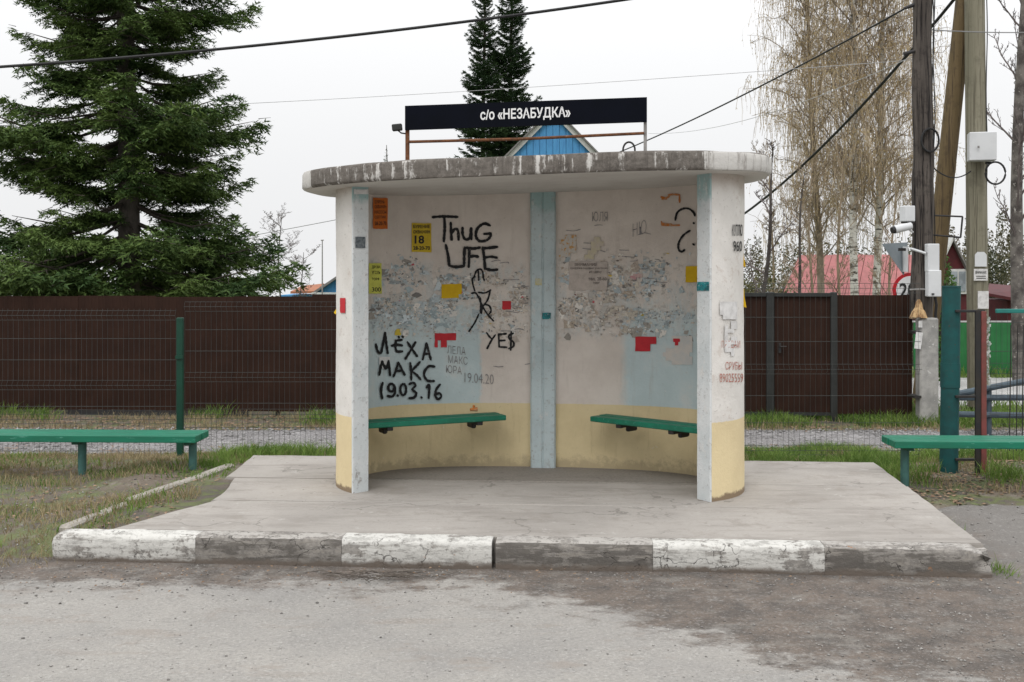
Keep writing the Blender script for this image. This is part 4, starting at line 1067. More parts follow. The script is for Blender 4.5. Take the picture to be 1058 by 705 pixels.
for q in (1043, 1050, 1056): obj('bar', MB().tube([P(q + 1.5, 336, 9.68), P(q, 466, 9.68)], .005, 6), M['dark_steel'], gt)
br = thing('barrier', (6.0, 13.6, -.2), 'blue grey tubular barrier rails behind the gate', 'barrier')
for (p0, p1) in (((985, 411), (1085, 411)), ((988, 428), (1085, 430)), ((984, 408), (1085, 389))):
    obj('rail', MB().tube([P(*p0, 13.6), P(*p1, 13.6)], .038, 10), M['blue_steel'], br)
for q in (1022, 1075): obj('post', MB().tube([P(q, 398, 13.63), P(q, 450, 13.63)], .03, 10), M['blue_steel'], br)

# ------------------------------------------------------------------ utility poles
D1 = 15.0
up = thing('utility_pole', tuple(P(953, 430, D1)), 'dark weathered wooden utility pole strapped to a concrete stub', 'utility pole')
pts = []; rads = []
for q in np.linspace(0, 1, 26):
    py = 330 - q * 520; px = 951.5 + 2.2 * q + 1.6 * math.sin(q * 9) + (1.5 if q > .3 else 0)
    pts.append(P(px, py, D1)); rads.append(.148 - .042 * q + .006 * math.sin(q * 31))
obj('pole', MB().tube(pts, rads, 14), M['pole_dark'], up, auto=60)
a, b = P(955, 445, D1 - .05), P(953.5, 328, D1 - .05)
obj('concrete_stub', MB().box((a + b) / 2 + Vector((0, -.12, 0)), (.245, .20, (b - a).length), None, 0, .02), M['concrete_post'], up)
cw = [P(941.5, 329, D1 - .3), P(950, 328.5, D1 - .31), P(958.5, 329, D1 - .3), P(956, 322, D1 - .27), P(953.8, 319.5, D1 - .25), P(952.6, 313, D1 - .22), P(950.6, 309.5, D1 - .2), P(948.4, 312.5, D1 - .22), P(947.5, 318, D1 - .25), P(944.5, 322, D1 - .27)]
obj('cut_face', MB().prism(cw, (0, 1, 0), .08), M['cut_wood'], up)
for py in (343, 409): obj('strap', MB().box(P(953, py, D1 - .13), (.31, .27, .03), Matrix.Rotation(R(-2), 3, 'Y')), M['dark_steel'], up)
obj('strap', MB().tube([P(940, 299.5, D1 - .17), P(951, 299, D1 - .2), P(963, 299.3, D1 - .17)], .012, 6), M['grey_steel'], up)
for pxo in (0, 1):    # wires clipped down the pole
    obj('clipped_cable', MB().tube([P(964 + pxo + 1.0 * math.sin(py * .05 + pxo * 2), py, D1 - .05) for py in range(-20, 330, 16)], .008, 5), M['cable'], up)
obj('cable_coil', MB().tube([P(961 + 9 * math.cos(q), 145 + 12 * math.sin(q), D1 - .16 + .02 * math.sin(q * .5)) for q in np.linspace(0, 12.2, 44)], .014, 6), M['cable'], up)
obj('notice', MB().box(P(949, 352, D1 - .28), (.09, .004, .22), Matrix.Rotation(.12, 3, 'Y')), M['paper_white'], up)
obj('notice', MB().box(P(951, 335, D1 - .28), (.05, .004, .09)), M['paper_white'], up)
obj('insulator', MB().tube([P(945, 5, D1), P(934, 9, D1)], [.03, .018], 8), M['dark_steel'], up); obj('insulator', MB().tube([P(945, 53, D1 - .05), P(934, 56, D1 - .05)], [.02, .03], 8), M['dark_steel'], up)
cb = thing('camera_box', tuple(P(937, 229, 14.8)), 'white junction box high on the dark pole above the camera', 'box')
obj('housing', MB().box(P(937.5, 221, 14.8), (.16, .13, .21), Matrix.Rotation(.35, 3, 'Z'), 0, .01), M['white_box'], cb)
obj('base_plate', MB().box(P(938, 230, 14.8), (.14, .11, .02), Matrix.Rotation(.35, 3, 'Z')), M['dark_steel'], cb)
sc_ = thing('security_camera', tuple(P(931, 238, 14.75)), 'white bullet security camera on the dark pole pointing left', 'camera')
obj('body', MB().tube([P(941, 233.5, 14.75), P(924, 237.5, 14.7)], [.05, .055], 12), M['white_box'], sc_, auto=40)
obj('lens', MB().tube([P(924.2, 237.5, 14.7), P(921.5, 238.2, 14.69)], [.05, .042], 12), M['dark_steel'], sc_)
obj('mount', MB().tube([P(938, 236, 14.76), P(943, 240, 14.85)], .015, 6), M['white_box'], sc_)
mbx = thing('meter_box', tuple(P(964, 306, 14.75)), 'tall white meter box in two halves on the right of the dark pole', 'meter box')
obj('housing', MB().box(P(963, 266.5, 14.75), (.155, .12, .37), None, 0, .008), M['white_box'], mbx)
lowb = obj('housing', MB().box(P(964.2, 293, 14.74), (.17, .13, .35), None, 0, .008), M['white_box'], mbx)
obj('lock', MB().box(P(964, 304, 14.66), (.03, .02, .02)), M['dark_steel'], lowb)
obj('cable_tail', MB().tube([P(966, 306, 14.74), P(967.5, 315, 14.75), P(966.5, 326, 14.78), P(968, 334, 14.8)], .02, 6), M['dark_steel'], mbx)
obj('bracket', MB().tube([P(941, 257, 14.9), P(957, 262, 14.72)], .018, 6), M['white_box'], mbx)
fr = thing('wire_frame', tuple(P(978, 240, 15)), 'empty dark rectangular steel frame sticking out from the dark pole', 'frame')
c4 = [P(959, 222.5, 15), P(994.5, 224, 15), P(992.5, 245.5, 15), P(959, 242.5, 15)]
for i in range(3): obj('bar', MB().tube([c4[i], c4[i + 1]], .013, 6), M['dark_steel'], fr)

D2 = 16.0
lp_ = thing('utility_pole', tuple(P(1008, 415, D2)), 'pale greenish wooden utility pole with a slanting brace', 'utility pole')
obj('pole', MB().tube([P(1011 - 6 * q, 420 - 620 * q, D2) for q in np.linspace(0, 1, 14)], [.150 - .02 * q for q in np.linspace(0, 1, 14)], 16), M['pole_green'], lp_, auto=60)
obj('brace', MB().tube([P(951 + 47 * q, 425 - 440 * q, D2 + .45 - .2 * q) for q in np.linspace(0, 1, 12)], [.135 - .012 * q for q in np.linspace(0, 1, 12)], 16), M['pole_brown'], lp_, auto=60)
obj('clipped_cable', MB().tube([P(1019.5 + .6 * math.sin(py * .05), py, D2 - .08) for py in range(-20, 330, 16)], .008, 5), M['cable'], lp_)
bx2 = thing('junction_box', tuple(P(1014, 167, 15.7)), 'white square junction box on the pale pole with a hanging cable loop', 'box')
obj('housing', MB().box(P(1014.3, 152, 15.72), (.36, .24, .40), Matrix.Rotation(-.25, 3, 'Z'), 0, .01), M['white_box'], bx2)
obj('lock', MB().box(P(1011, 152, 15.585), (.025, .02, .03), Matrix.Rotation(-.25, 3, 'Z')), M['grey_steel'], bx2)
obj('gland', MB().box(P(1021, 168.5, 15.7), (.07, .05, .03)), M['dark_steel'], bx2)
obj('cable_loop', MB().tube([P(1021, 168, 15.68)] + [P(1028.5 + 10.3 * math.cos(q), 179 + 11.5 * math.sin(q), 15.66) for q in np.linspace(-2.2, 4.0, 22)], .014, 6), M['cable'], bx2)
for i, (x_, y_, w_, h_, l_) in enumerate(((1013.5, 268, 12, 15, 'white blank notice with cut top corners, uppermost on the pale pole'), (1013.5, 284, 14, 12, 'white printed notice in the middle of the pale pole'), (1016, 310, 11, 18, 'long white paper notice lowest on the pale pole'))):
    nb = thing('notice', tuple(P(x_, y_ + h_ / 2, D2 - .17)), l_, 'notice')
    s_ = D2 / F; cc = P(x_, y_, D2 - .165); ww, hh = w_ * s_ / 2, h_ * s_ / 2
    poly = [cc + Vector((-ww, 0, -hh)), cc + Vector((ww, 0, -hh)), cc + Vector((ww, 0, hh * .6)), cc + Vector((ww * .55, 0, hh)), cc + Vector((-ww * .55, 0, hh)), cc + Vector((-ww, 0, hh * .6 if i == 0 else hh))]
    if i: poly[2:5] = [cc + Vector((ww, 0, hh))]
    obj('sheet', MB().prism(poly, (0, 1, 0), .012), M['white_box' if i == 0 else 'paper_white'], nb)
    if i == 1:
        V2, F2 = text_mesh('ВНИМАНИЕ', .02); mb = MB()
        mb.add([cc + Vector((-ww * .8 + a * ww * 1.6, -.003, hh * .15 + b * hh * .5)) for a, b in V2], F2)
        for k in range(2): mb.box(cc + Vector((0, -.003, -hh * (.25 + .35 * k))), (ww * 1.4, .002, hh * .12))
        obj('lettering', mb, M['black_print'], nb)

# road signs behind the fence
rs = thing('speed_sign', tuple(P(939, 420, 15.9)), 'round speed limit sign with red rim, half behind the dark pole', 'road sign')
cc = P(940.5, 300, 15.88); s_ = 15.88 / F
def disc(c, r, y, th, n=40): return MB().prism([Vector((c.x + r * math.cos(2 * math.pi * i / n), y, c.z + r * math.sin(2 * math.pi * i / n))) for i in range(n)], (0, 1, 0), th)
obj('rim', disc(cc, 18 * s_, 15.88, .02), M['sign_red'], rs)
face = obj('face', disc(cc, 14.6 * s_, 15.876, .01), M['sign_white'], rs)
V2, F2 = text_mesh('20', .02); mb = MB()
mb.add([Vector((cc.x - 11.4 * s_ + a * 17 * s_, 15.872, cc.z - 7.5 * s_ + b * 15 * s_)) for a, b in V2], F2); obj('numerals', mb, M['black_print'], face)
obj('post', MB().tube([(cc.x - .05, 15.94, -.3), (cc.x - .05, 15.94, cc.z + .2)], .03, 10), M['white_box'], rs)
ys_ = thing('yield_sign', tuple(P(925, 284, 15.8)), 'grey back of a triangular road sign left of the dark pole', 'road sign')
tri = [P(911, 252, 15.7), P(938, 250.5, 15.95), P(934, 285, 15.88)]
obj('plate', MB().prism(tri, Vector((.15, 1, 0)).normalized(), .02), M['sign_back'], ys_)
obj('bracket', MB().box(P(932, 258, 15.72), (.10, .03, .04)), M['dark_steel'], ys_)
obj('post', MB().tube([P(935.5, 255, 15.86), P(935.5, 281, 15.86)], .04, 8), M['white_box'], ys_)

# overhead cables
def cable(name, a, b, sag, r, mat, label, n=24):
    pts = [a.lerp(b, q) - Vector((0, 0, 4 * sag * q * (1 - q))) for q in np.linspace(0, 1, n)]
    return obj(name, MB().tube(pts, r, 6), mat, label=label, cat='cable')
cable('overhead_cable', P(-200, 80, 12), P(900, -42, 12), .2, .0165, M['cable'], 'thick black twisted cable crossing the sky at upper left', 60)
cable('overhead_cable', P(944, 4, 15), P(560, 185, 34), .25, .014, M['cable'], 'black wire running from the pole top down behind the shelter roof')
cable('overhead_cable', P(1005, -24, 15.4), P(648, 262, 35.2), 1.2, .024, M['cable'], 'heavy black cable sloping down left past the dark pole')
cable('overhead_cable', P(-300, 122, 28), P(944, 62, 15.2), .22, .004, M['pale_wire'], 'thin pale wire crossing the whole sky behind the name board')
cable('overhead_cable', P(90, 273, 43), P(545, 187, 35.3), .1, .012, M['grey_wire'], 'thin pale wire left of the shelter')
cable('overhead_cable', P(670, 138, 30), P(944, 58, 15.2), .3, .005, M['pale_wire'], 'faint thin wire right of the name board')
cable('overhead_cable', P(962, 31, 15), P(1200, 22, 19), .1, .008, M['grey_wire'], 'thin wire running right from the dark pole')
cable('overhead_cable', P(963, 172, 15), P(1003, 177, 15.8), .12, .009, M['cable'], 'short black cable slung between the two poles')

# ------------------------------------------------------------------ buildings behind
def house_box(root, x0, x1, y0, y1, z0, z1, mat): return obj('wall', MB().box(((x0 + x1) / 2, (y0 + y1) / 2, (z0 + z1) / 2), (x1 - x0, y1 - y0, z1 - z0)), mat, root)
M['blue_boards'] = simple('blue_boards', (.075, .27, .52), (.06, .22, .45), 5, .7, .2, .004, stretch=(3, 3, .4))
M['white_trim'] = simple('white_trim', (.55, .55, .54), (.45, .45, .44), 5, .7)
M['roof_red'] = simple('roof_red', (.40, .145, .145), (.31, .12, .115), 4, .7, .1, c3=(.28, .14, .13), t3=.6)
M['roof_orange'] = simple('roof_orange', (.36, .14, .07), (.28, .12, .07), 4, .8, .1)
M['dark_red'] = simple('dark_red', (.085, .014, .018), (.06, .012, .015), 4, .7, .1)
M['grey_roof'] = simple('grey_roof', (.20, .19, .185), (.14, .135, .13), 4, .8, .1)
M['far_wall'] = simple('far_wall', (.35, .33, .3), (.3, .28, .26), 3, .8, .1)
M['glass'] = simple('window_glass', (.16, .18, .2), (.3, .33, .36), 3, .15, 0)
bh = thing('blue_house', (1.3, 35, -1.4), 'bright blue boarded gable with white bargeboards behind the shelter roof', 'house')
Dh = 35.0; ap = P(571.5, 113, Dh); hw = 2.6; ez = ap.z - hw * 1.02
nb = 24
for i in range(nb):
    xa, xb = ap.x - hw + .12 + (2 * hw - .24) * i / nb, ap.x - hw + .12 + (2 * hw - .24) * (i + 1) / nb - .014
    ta, tb = ap.z - abs(xa - ap.x) * 1.02 - .05, ap.z - abs(xb - ap.x) * 1.02 - .05
    y_ = Dh + .012 * (i % 2)
    obj('board', MB().prism([Vector((xa, y_, ez - .6)), Vector((xb, y_, ez - .6)), Vector((xb, y_, tb)), Vector((xa, y_, ta))], (0, 1, 0), .03), M['blue_boards'], bh)
obj('gable_backing', MB().prism([Vector((ap.x - hw, Dh + .05, ez - .3)), Vector((ap.x + hw, Dh + .05, ez - .3)), Vector((ap.x, Dh + .05, ap.z - .08))], (0, 1, 0), .04), M['blue_boards'], bh)
obj('wall', MB().box((ap.x, Dh + 3.05, ez / 2 - .9), (2 * hw - .3, 6, ez + 1.2)), M['blue_boards'], bh)
for s_ in (-1, 1):
    e = Vector((ap.x + s_ * (hw + .3), Dh - .12, ap.z - (hw + .3) * 1.02)); a_ = Vector((ap.x, Dh - .12, ap.z))
    dn = Vector((0, 0, -.19)); obj('bargeboard', MB().prism([a_, e, e + dn, a_ + dn], (0, 1, 0), .06), M['white_trim'], bh)
    dn = Vector((0, 0, .07)); obj('roof', MB().prism([a_ + Vector((0, -.1, 0)) + dn * .05, e + Vector((0, -.1, 0)) + dn * .05, e + dn + Vector((0, -.1, 0)), a_ + dn + Vector((0, -.1, 0))], (0, 1, 0), 6.4), M['grey_roof'], bh)
# small house at the left
sh = thing('small_house', (-7.6, 42, -2), 'small blue house with rusty orange roof just above the fence left', 'house')
q0 = [P(300, 303.5, 42), P(326, 303, 42), P(335, 295, 44.5), P(312, 297.5, 44.5)]
obj('roof', MB().prism(q0, (0, 0, 1), .08), M['roof_orange'], sh)
obj('wall', MB().box(P(318, 330, 43.5), (1.6, 2.4, 1.95)), M['blue_boards'], sh)
q1 = [P(327, 303, 41.6), P(349, 288, 41.6), P(372, 303, 41.6)]
obj('gable', MB().prism(q1, (0, 1, 0), .2), M['blue_boards'], sh)
obj('gable_wall', MB().box(P(350, 332, 41.75), (1.5, .2, 2.1)), M['white_trim'], sh)
for q in ((324, 304, 350, 286.5), (350, 286.5, 376, 304)):
    a, b = P(q[0], q[1], 41.3), P(q[2], q[3], 41.3); dn = Vector((0, 0, .1)); obj('roof', MB().prism([a, b, b + dn, a + dn], (0, 1, 0), 2.6), M['grey_roof'], sh)
obj('eave_board', MB().box(P(336, 303.5, 41.3), (1.0, .06, .09)), M['white_trim'], sh)
an = thing('antenna', tuple(P(333, 310, 40)), 'thin grey aerial mast above the rusty orange roof', 'antenna')
obj('mast', MB().tube([P(333, 325, 40), P(333, 248, 40)], [.03, .018], 6), M['grey_steel'], an)
obj('crossbar', MB().tube([P(331.5, 248.5, 40), P(334.5, 248.2, 40)], .02, 5), M['grey_steel'], an)
wr_ = thing('white_roof', tuple(P(20, 320, 26)), 'low white roof edge just above the fence at the far left', 'building')
obj('wall', MB().box(P(0, 318, 27), (2.5, 2, .6)), M['white_trim'], wr_); obj('roof', MB().box(P(0, 304, 27), (2.7, 2.2, .12)), M['white_trim'], wr_)
# red-roofed house right
rh = thing('red_roof_house', (8.6, 33, -1.2), 'house with a wide pinkish red metal roof behind the birches', 'house')
Dr = 33; 
a, b = P(806, 312, Dr - 2), P(950, 312, Dr - 2); c, d = P(951, 264.5, Dr + .4), P(826, 264.5, Dr + .4)
nrp = 11
for i in range(nrp):
    q0_, q1_ = i / nrp, (i + 1) / nrp - .004
    poly = [a.lerp(b, q0_), a.lerp(b, q1_), d.lerp(c, q1_), d.lerp(c, q0_)]
    obj('roof_sheet', MB().prism(poly, (0, -.3, .95), .03 + .012 * (i % 2)), M['roof_red'], rh)
obj('roof_rear', MB().prism([d, c, c + Vector((0, 2.6, -1.5)), d + Vector((0, 2.6, -1.5))], (0, .3, .95), .03), M['roof_red'], rh)
obj('wall', MB().box(((a.x + b.x) / 2, Dr + .4, 0 - .35), (b.x - a.x - .4, 4, 2.0)), M['far_wall'], rh)
# dark red cottage and shed
dr = thing('dark_red_cottage', tuple(P(986, 330, 38)), 'dark red steep gabled cottage between the poles', 'house')
A0 = P(985, 247, 38)
gp = [P(972, 290, 38), P(1003, 290, 38), A0]
gp = [P(974, 335, 38), P(1002, 335, 38), P(1002, 279, 38), A0, P(974, 268, 38)]
obj('wall', MB().prism(gp, (0, 1, 0), 3), M['dark_red'], dr)
for q in ((970, 278, 985, 245), (985, 245, 1006, 288)):
    a, b = P(q[0], q[1], 37.8), P(q[2], q[3], 37.8); dn = Vector((0, 0, -.12)); obj('roof', MB().prism([a, b, b + dn, a + dn], (0, 1, 0), 3.4), M['white_trim' if q[0] == 970 else 'grey_roof'], dr)
wi = obj('window', MB().box(P(990, 291, 37.95), (.62, .08, .85)), M['white_trim'], dr)
for dx in (-.14, .14): obj('pane', MB().box(P(990, 291, 37.9) + Vector((dx, 0, 0)), (.22, .04, .68)), M['glass'], wi)
sd_ = thing('dark_red_shed', tuple(P(1040, 330, 30)), 'low dark red shed behind the green fence at the right edge', 'shed')
q0 = [P(1020, 306, 29), P(1085, 318, 29), P(1085, 301, 32), P(1022, 296, 32)]
obj('roof', MB().prism(q0, (0, 0, 1), .08), M['dark_red'], sd_)
obj('wall', MB().box(P(1052, 332, 30.6), (1.75, 2.6, 1.2)), M['dark_red'], sd_)
# green fence far right
M['green_fence'] = simple('green_fence', (.022, .155, .045), (.018, .13, .038), 3, .5, .05)
gf = thing('green_fence', (8, 22, -.3), 'bright green profiled metal fence across the lane at right', 'fence')
gm = sheet_profile(1.0, 1.02, 9); gm.materials.append(M['green_fence'])
for i in range(5):
    o = bpy.data.objects.new('sheet', gm); col.objects.link(o); o.parent = gf; o.location = (i * 1.005 - .1, -.1 + .03 * i, .06); WL[o.name] = Vector()
obj('rail', MB().box((2.4, .02, .9), (5.0, .04, .05)), M['dark_green'], gf, local=True)
for i in range(3): obj('post', MB().box((i * 2.3 + .1, .08, .5), (.06, .06, 1.1)), M['dark_green'], gf, local=True)
obj('snow_cap', MB().box((2.4, -.03, 1.10), (5.0, .03, .03)), M['white_trim'], gf, local=True)

# ------------------------------------------------------------------ trees
def rotz(v, a):
    c, s = np.cos(a), np.sin(a); o = v.copy(); o[:, 0] = v[:, 0] * c - v[:, 1] * s; o[:, 1] = v[:, 0] * s + v[:, 1] * c; return o
def fir_branch(rs, nsec=18, nter=9, inner_bare=.25, spk=.055, fat=1.0, droop=.12, upturn=.10):
    """one flat fir bough of unit length along +x; returns spiky needle triangles and the wood line"""
    T = []
    wood = []
    ax = lambda t: np.array([t, 0, -droop * math.sin(t * 2.2) + upturn * t ** 3])
    def spray_(p0, d, L, n):
        d = d / np.linalg.norm(d); up = np.array([0, 0, 1.]); sd = np.cross(d, up); sd /= max(1e-6, np.linalg.norm(sd))
        for k in range(n):
            q = (k + .5) / n; p = p0 + d * L * q
            for s_ in (-1, 1):
                a = d * .75 + sd * s_ * rs.uniform(.5, .9) + up * rs.uniform(-.7, .7)
                a /= np.linalg.norm(a); l_ = spk * rs.uniform(.7, 1.25) * fat
                wv = np.cross(a, up * .6 + sd * rs.uniform(-.8, .8)); wv /= max(1e-6, np.linalg.norm(wv)); wv *= spk * .19 * fat
                T.append((p - wv, p + wv, p + a * l_))
    for i in range(nsec):
        t = inner_bare + (1 - inner_bare) * (i + rs.uniform(0, .9)) / nsec
        p0 = ax(t)
        for s_ in (-1, 1):
            L = .46 * (1 - t) ** .62 * rs.uniform(.6, 1.1) * min(1, (t - inner_bare) * 4 + .35) + .05
            an = s_ * rs.uniform(.7, 1.1)
            d = np.array([math.cos(an), math.sin(an), rs.uniform(-.42, .10)])
            wood.append((p0, p0 + d * L))
            m = max(2, int(nter * L / .3))
            for k in range(m):
                q = (k + .3) / m; p1 = p0 + d * L * q + np.array([0, 0, -.04 * q * q])
                for s2 in (-1, 1):
                    a2 = an + s2 * rs.uniform(.6, 1.0); l2 = L * .42 * (1 - q) * rs.uniform(.6, 1.1) + .03
                    d2 = np.array([math.cos(a2), math.sin(a2), rs.uniform(-.75, .25)])
                    spray_(p1, d2, l2, max(1, int(l2 / (spk * .55))))
            spray_(p0, d, L, max(2, int(L / (spk * .5))))
    spray_(ax(.85), np.array([1, 0, .15]), .17, 5)
    return np.array(T), wood
def fir(name, base, H, prof, label, trunk_r, mat, whorl=.33, per=6, nvar=5, seed=1, kw=None, group=None, pitch=(.05, -.22), zmin=.4, wood=True, sub=2.0):
    rs = np.random.default_rng(seed); kw = kw or {}
    var = [fir_branch(rs, **kw) for _ in range(nvar)]
    root = thing(name, tuple(base), label, 'fir tree', group)
    B = np.array(base)
    tp = [Vector((base[0] + .04 * math.sin(q * 9), base[1], base[2] - .2 + (H + .2) * q)) for q in np.linspace(0, 1, 16)]
    obj('trunk', MB().tube(tp, [trunk_r * (1 - q) ** .8 + .012 for q in np.linspace(0, 1, 16)], 10), M['fir_bark'], root, auto=60)
    TT = []; W = MB(); z = zmin
    while z < H * .985:
        f = z / H; Lr = prof(f)
        a0 = rs.uniform(0, 6.28); n = per if f < .9 else max(4, per - 1)
        for k in range(n):
            T, wd = var[rs.integers(nvar)]
            L = Lr * rs.uniform(.68, 1.12); a = a0 + 6.283 * k / n + rs.uniform(-.3, .3)
            el = pitch[0] + (pitch[1] - pitch[0]) * (1 - f) + rs.uniform(-.10, .10)
            if f > .8: el += (f - .8) * 3
            V_ = (T if f < sub else T[::3]).reshape(-1, 3).copy(); sy = rs.choice([-1, 1]); V_[:, 1] *= sy * rs.uniform(.85, 1.1)
            ce, se = math.cos(el), math.sin(el)
            x = V_[:, 0] * ce - V_[:, 2] * se; zz = V_[:, 0] * se + V_[:, 2] * ce
            V_[:, 0], V_[:, 2] = x, zz
            V_ = rotz(V_ * L, a); V_ += B + np.array([0, 0, z + rs.uniform(-.1, .1)])
            TT.append(V_)
            if wood:
                def tr(p):
                    x_, y_, z_ = p[0], p[1] * sy, p[2]; x2, z2 = x_ * ce - z_ * se, x_ * se + z_ * ce
                    return Vector(((x2 * math.cos(a) - y_ * math.sin(a)) * L + base[0], (x2 * math.sin(a) + y_ * math.cos(a)) * L + base[1], z2 * L + base[2] + z))
                dr_ = kw.get('droop', .12); ut = kw.get('upturn', .10)
                W.tube([tr((t, 0, -dr_ * math.sin(t * 2.2) + ut * t ** 3)) for t in (0, .3, .6, .9)], [.022 * L ** .5, .016 * L ** .5, .010 * L ** .5, .004], 4, cap=False)
                for p0, p1 in wd[::3]: W.tube([tr(p0), tr(p1)], [.007, .003], 3, cap=False)
        z += whorl * rs.uniform(.8, 1.2) * (1 - .35 * f)
    V_ = np.concatenate(TT); n = len(V_) // 3
    obj('crown', mesh_np('crown', V_, np.arange(n * 3).reshape(-1, 3)), mat, root)
    if wood: obj('branches', W, M['twig_bark'], root)
    return n
TRI = []
bf = P(131, 0, 18.5)
TRI.append(fir('fir_tree', (bf.x, 18.5, -.3), 15.5, lambda f: 3.05 * (1 - f) ** 1.02 * (.95 + .18 * math.sin(f * 47)), 'big dark green fir tree standing behind the brown fence at left', .20, M['fir_needles'],
    whorl=.29, per=7, nvar=6, seed=4, kw=dict(nsec=13, nter=7, inner_bare=.28, spk=.036, fat=1.1, droop=.16, upturn=.16), pitch=(.12, -.11), zmin=2.1, sub=.5))
for px, tip, sd__, lab in ((500, -62, 9, 'narrow dark fir, left one of the pair behind the name board'), (528, -95, 10, 'narrow dark fir, right one of the pair behind the name board')):
    Dd = 43 + (px > 510) * .7; b = P(px, 0, Dd); g0 = float(gz(b.x, Dd)); H = P(px, tip, Dd).z - g0
    TRI.append(fir('fir_tree', (b.x, Dd, g0), H, lambda f: 2.05 * (1 - f) ** .8 * (.9 + .2 * math.sin(f * 60)) + .05, lab, .13, M['fir_dark'],
        whorl=.30, per=8, nvar=3, seed=sd__, kw=dict(nsec=7, nter=4, inner_bare=.12, spk=.085, fat=1.25, droop=.02, upturn=.2), pitch=(.45, .05), zmin=1.2, group='pair of narrow firs', wood=False))
b = P(399, 0, 46); TRI.append(fir('fir_tree', (b.x, 46, -2.2), P(399, 150, 46).z + 2.2, lambda f: 1.4 * (1 - f) + .05, 'tiny fir tip peeking over the left part of the shelter roof', .1, M['fir_dark'], whorl=.34, per=5, nvar=2, seed=14,
    kw=dict(nsec=5, nter=3, inner_bare=.1, spk=.11, fat=1.2), pitch=(.4, .1), zmin=3, wood=False))

def weeping_birch(base, H, lean, label, seed, nl=34, spread=1.6, strands=34, bark='birch_bark', lo=.24):
    rs = np.random.default_rng(seed); root = thing('birch_tree', tuple(base), label, 'birch tree', 'weeping birches behind the fence'); B = Vector(base)
    tp = [B + Vector((lean * q * q + .05 * math.sin(q * 8 + seed), .1 * math.sin(q * 5), (H + .2) * q - .2)) for q in np.linspace(0, 1, 18)]
    obj('trunk', MB().tube(tp, [.095 * (1 - q) ** .7 + .012 for q in np.linspace(0, 1, 18)], 9), M[bark], root, auto=60)
    W = MB(); SV = []; CV = []
    for i in range(nl):
        q = lo + (.97 - lo) * (i + rs.uniform(0, 1)) / nl; k = q * 17; p0 = tp[int(k)].lerp(tp[min(17, int(k) + 1)], k % 1)
        a = i * 2.4 + rs.uniform(-.5, .5); L = spread * (1.2 - .4 * q) * rs.uniform(.45, 1.25)
        d = Vector((math.cos(a), math.sin(a), 0)); pts = []
        up = rs.uniform(.7, 1.5)
        for t in np.linspace(0, 1, 8): pts.append(p0 + d * L * t + Vector((rs.normal(0, .05), rs.normal(0, .05), L * (up * 1.6 * t - up * .95 * t * t) + rs.normal(0, .03))))
        W.tube(pts, [.016 * (1 - t) + .004 for t in np.linspace(0, 1, 8)], 4, cap=False)
        nodes = []
        for m_ in range(11):       # side twigs that carry the hanging strands
            t = rs.uniform(.15, 1) * 6.99; c = pts[int(t)].lerp(pts[int(t) + 1], t % 1); a2 = rs.uniform(0, 6.28); l2 = rs.uniform(.15, .75)
            e_ = c + Vector((math.cos(a2) * l2, math.sin(a2) * l2, rs.uniform(-.05, .35))); W.tube([c, (c + e_) / 2 + Vector((0, 0, .06)), e_], [.007, .005, .003], 3, cap=False)
            nodes.append((c, e_))
        for s_ in range(strands):
            c0, e0_ = nodes[rs.integers(len(nodes))]; c = c0.lerp(e0_, rs.uniform(.2, 1)) + Vector((rs.normal(0, .04), rs.normal(0, .04), 0))
            l_ = rs.uniform(.25, 1.15); n = 5
            dx, dy = rs.normal(0, .2), rs.normal(0, .2); ww = .0042
            pp = []
            for e in range(n + 1):
                g_ = e / n; pp.append((c.x + dx * math.sin(g_ * 1.8) + .025 * math.sin(g_ * 9 + s_), c.y + dy * math.sin(g_ * 1.8), c.z + .12 * math.sin(g_ * 3.1) - l_ * g_ ** 1.3))
            an = rs.uniform(0, 3.14); wx, wy = math.cos(an) * ww, math.sin(an) * ww
            for e in range(n):
                (ax_, ay, az_), (bx, by, bz) = pp[e], pp[e + 1]
                SV.append(((ax_ - wx, ay - wy, az_), (ax_ + wx, ay + wy, az_), (bx + wx, by + wy, bz), (bx - wx, by - wy, bz)))
                if rs.uniform() < .75:
                    g_ = rs.uniform(0, 1); x, y, z = ax_ + (bx - ax_) * g_, ay + (by - ay) * g_, az_ + (bz - az_) * g_
                    cl_ = rs.uniform(.03, .08); cw_ = .010; o_ = rs.normal(0, .02); an2 = rs.uniform(0, 3.14); cx_, cy_ = math.cos(an2) * cw_, math.sin(an2) * cw_
                    CV.append(((x, y, z), (x + o_ + cx_, y + cy_, z - cl_ * .45), (x + o_, y, z - cl_), (x + o_ - cx_, y - cy_, z - cl_ * .5)))
    obj('limbs', W, M['limb'], root)
    SV = np.array(SV).reshape(-1, 3); CV = np.array(CV).reshape(-1, 3)
    obj('twigs', mesh_np('twigs', SV, np.arange(len(SV)).reshape(-1, 4)), M['strand'], root)
    obj('crown', mesh_np('crown', CV, np.arange(len(CV)).reshape(-1, 4)), M['catkin'], root)
    return len(SV) // 2 + len(CV) // 2
for px, D, ln, H, sd__, lab, sp_, bk, nl_ in ((886, 26, -.35, 12.5, 3, 'weeping birch with ochre catkins, the one with the thicker white trunk', 1.9, 'birch_bark', 82), (906, 26.6, .35, 11.8, 5, 'weeping birch with thinner white trunk close beside the dark pole', 1.6, 'birch_bark', 70), (848, 28.2, -.5, 10.5, 6, 'weeping birch with brownish stem above the red roof nearest the shelter', 1.5, 'limb', 62)):
    b = P(px, 0, D); TRI.append(weeping_birch((b.x, D, float(gz(b.x, D))), H, ln, lab, sd__, nl_, sp_, 46, bk, .26))

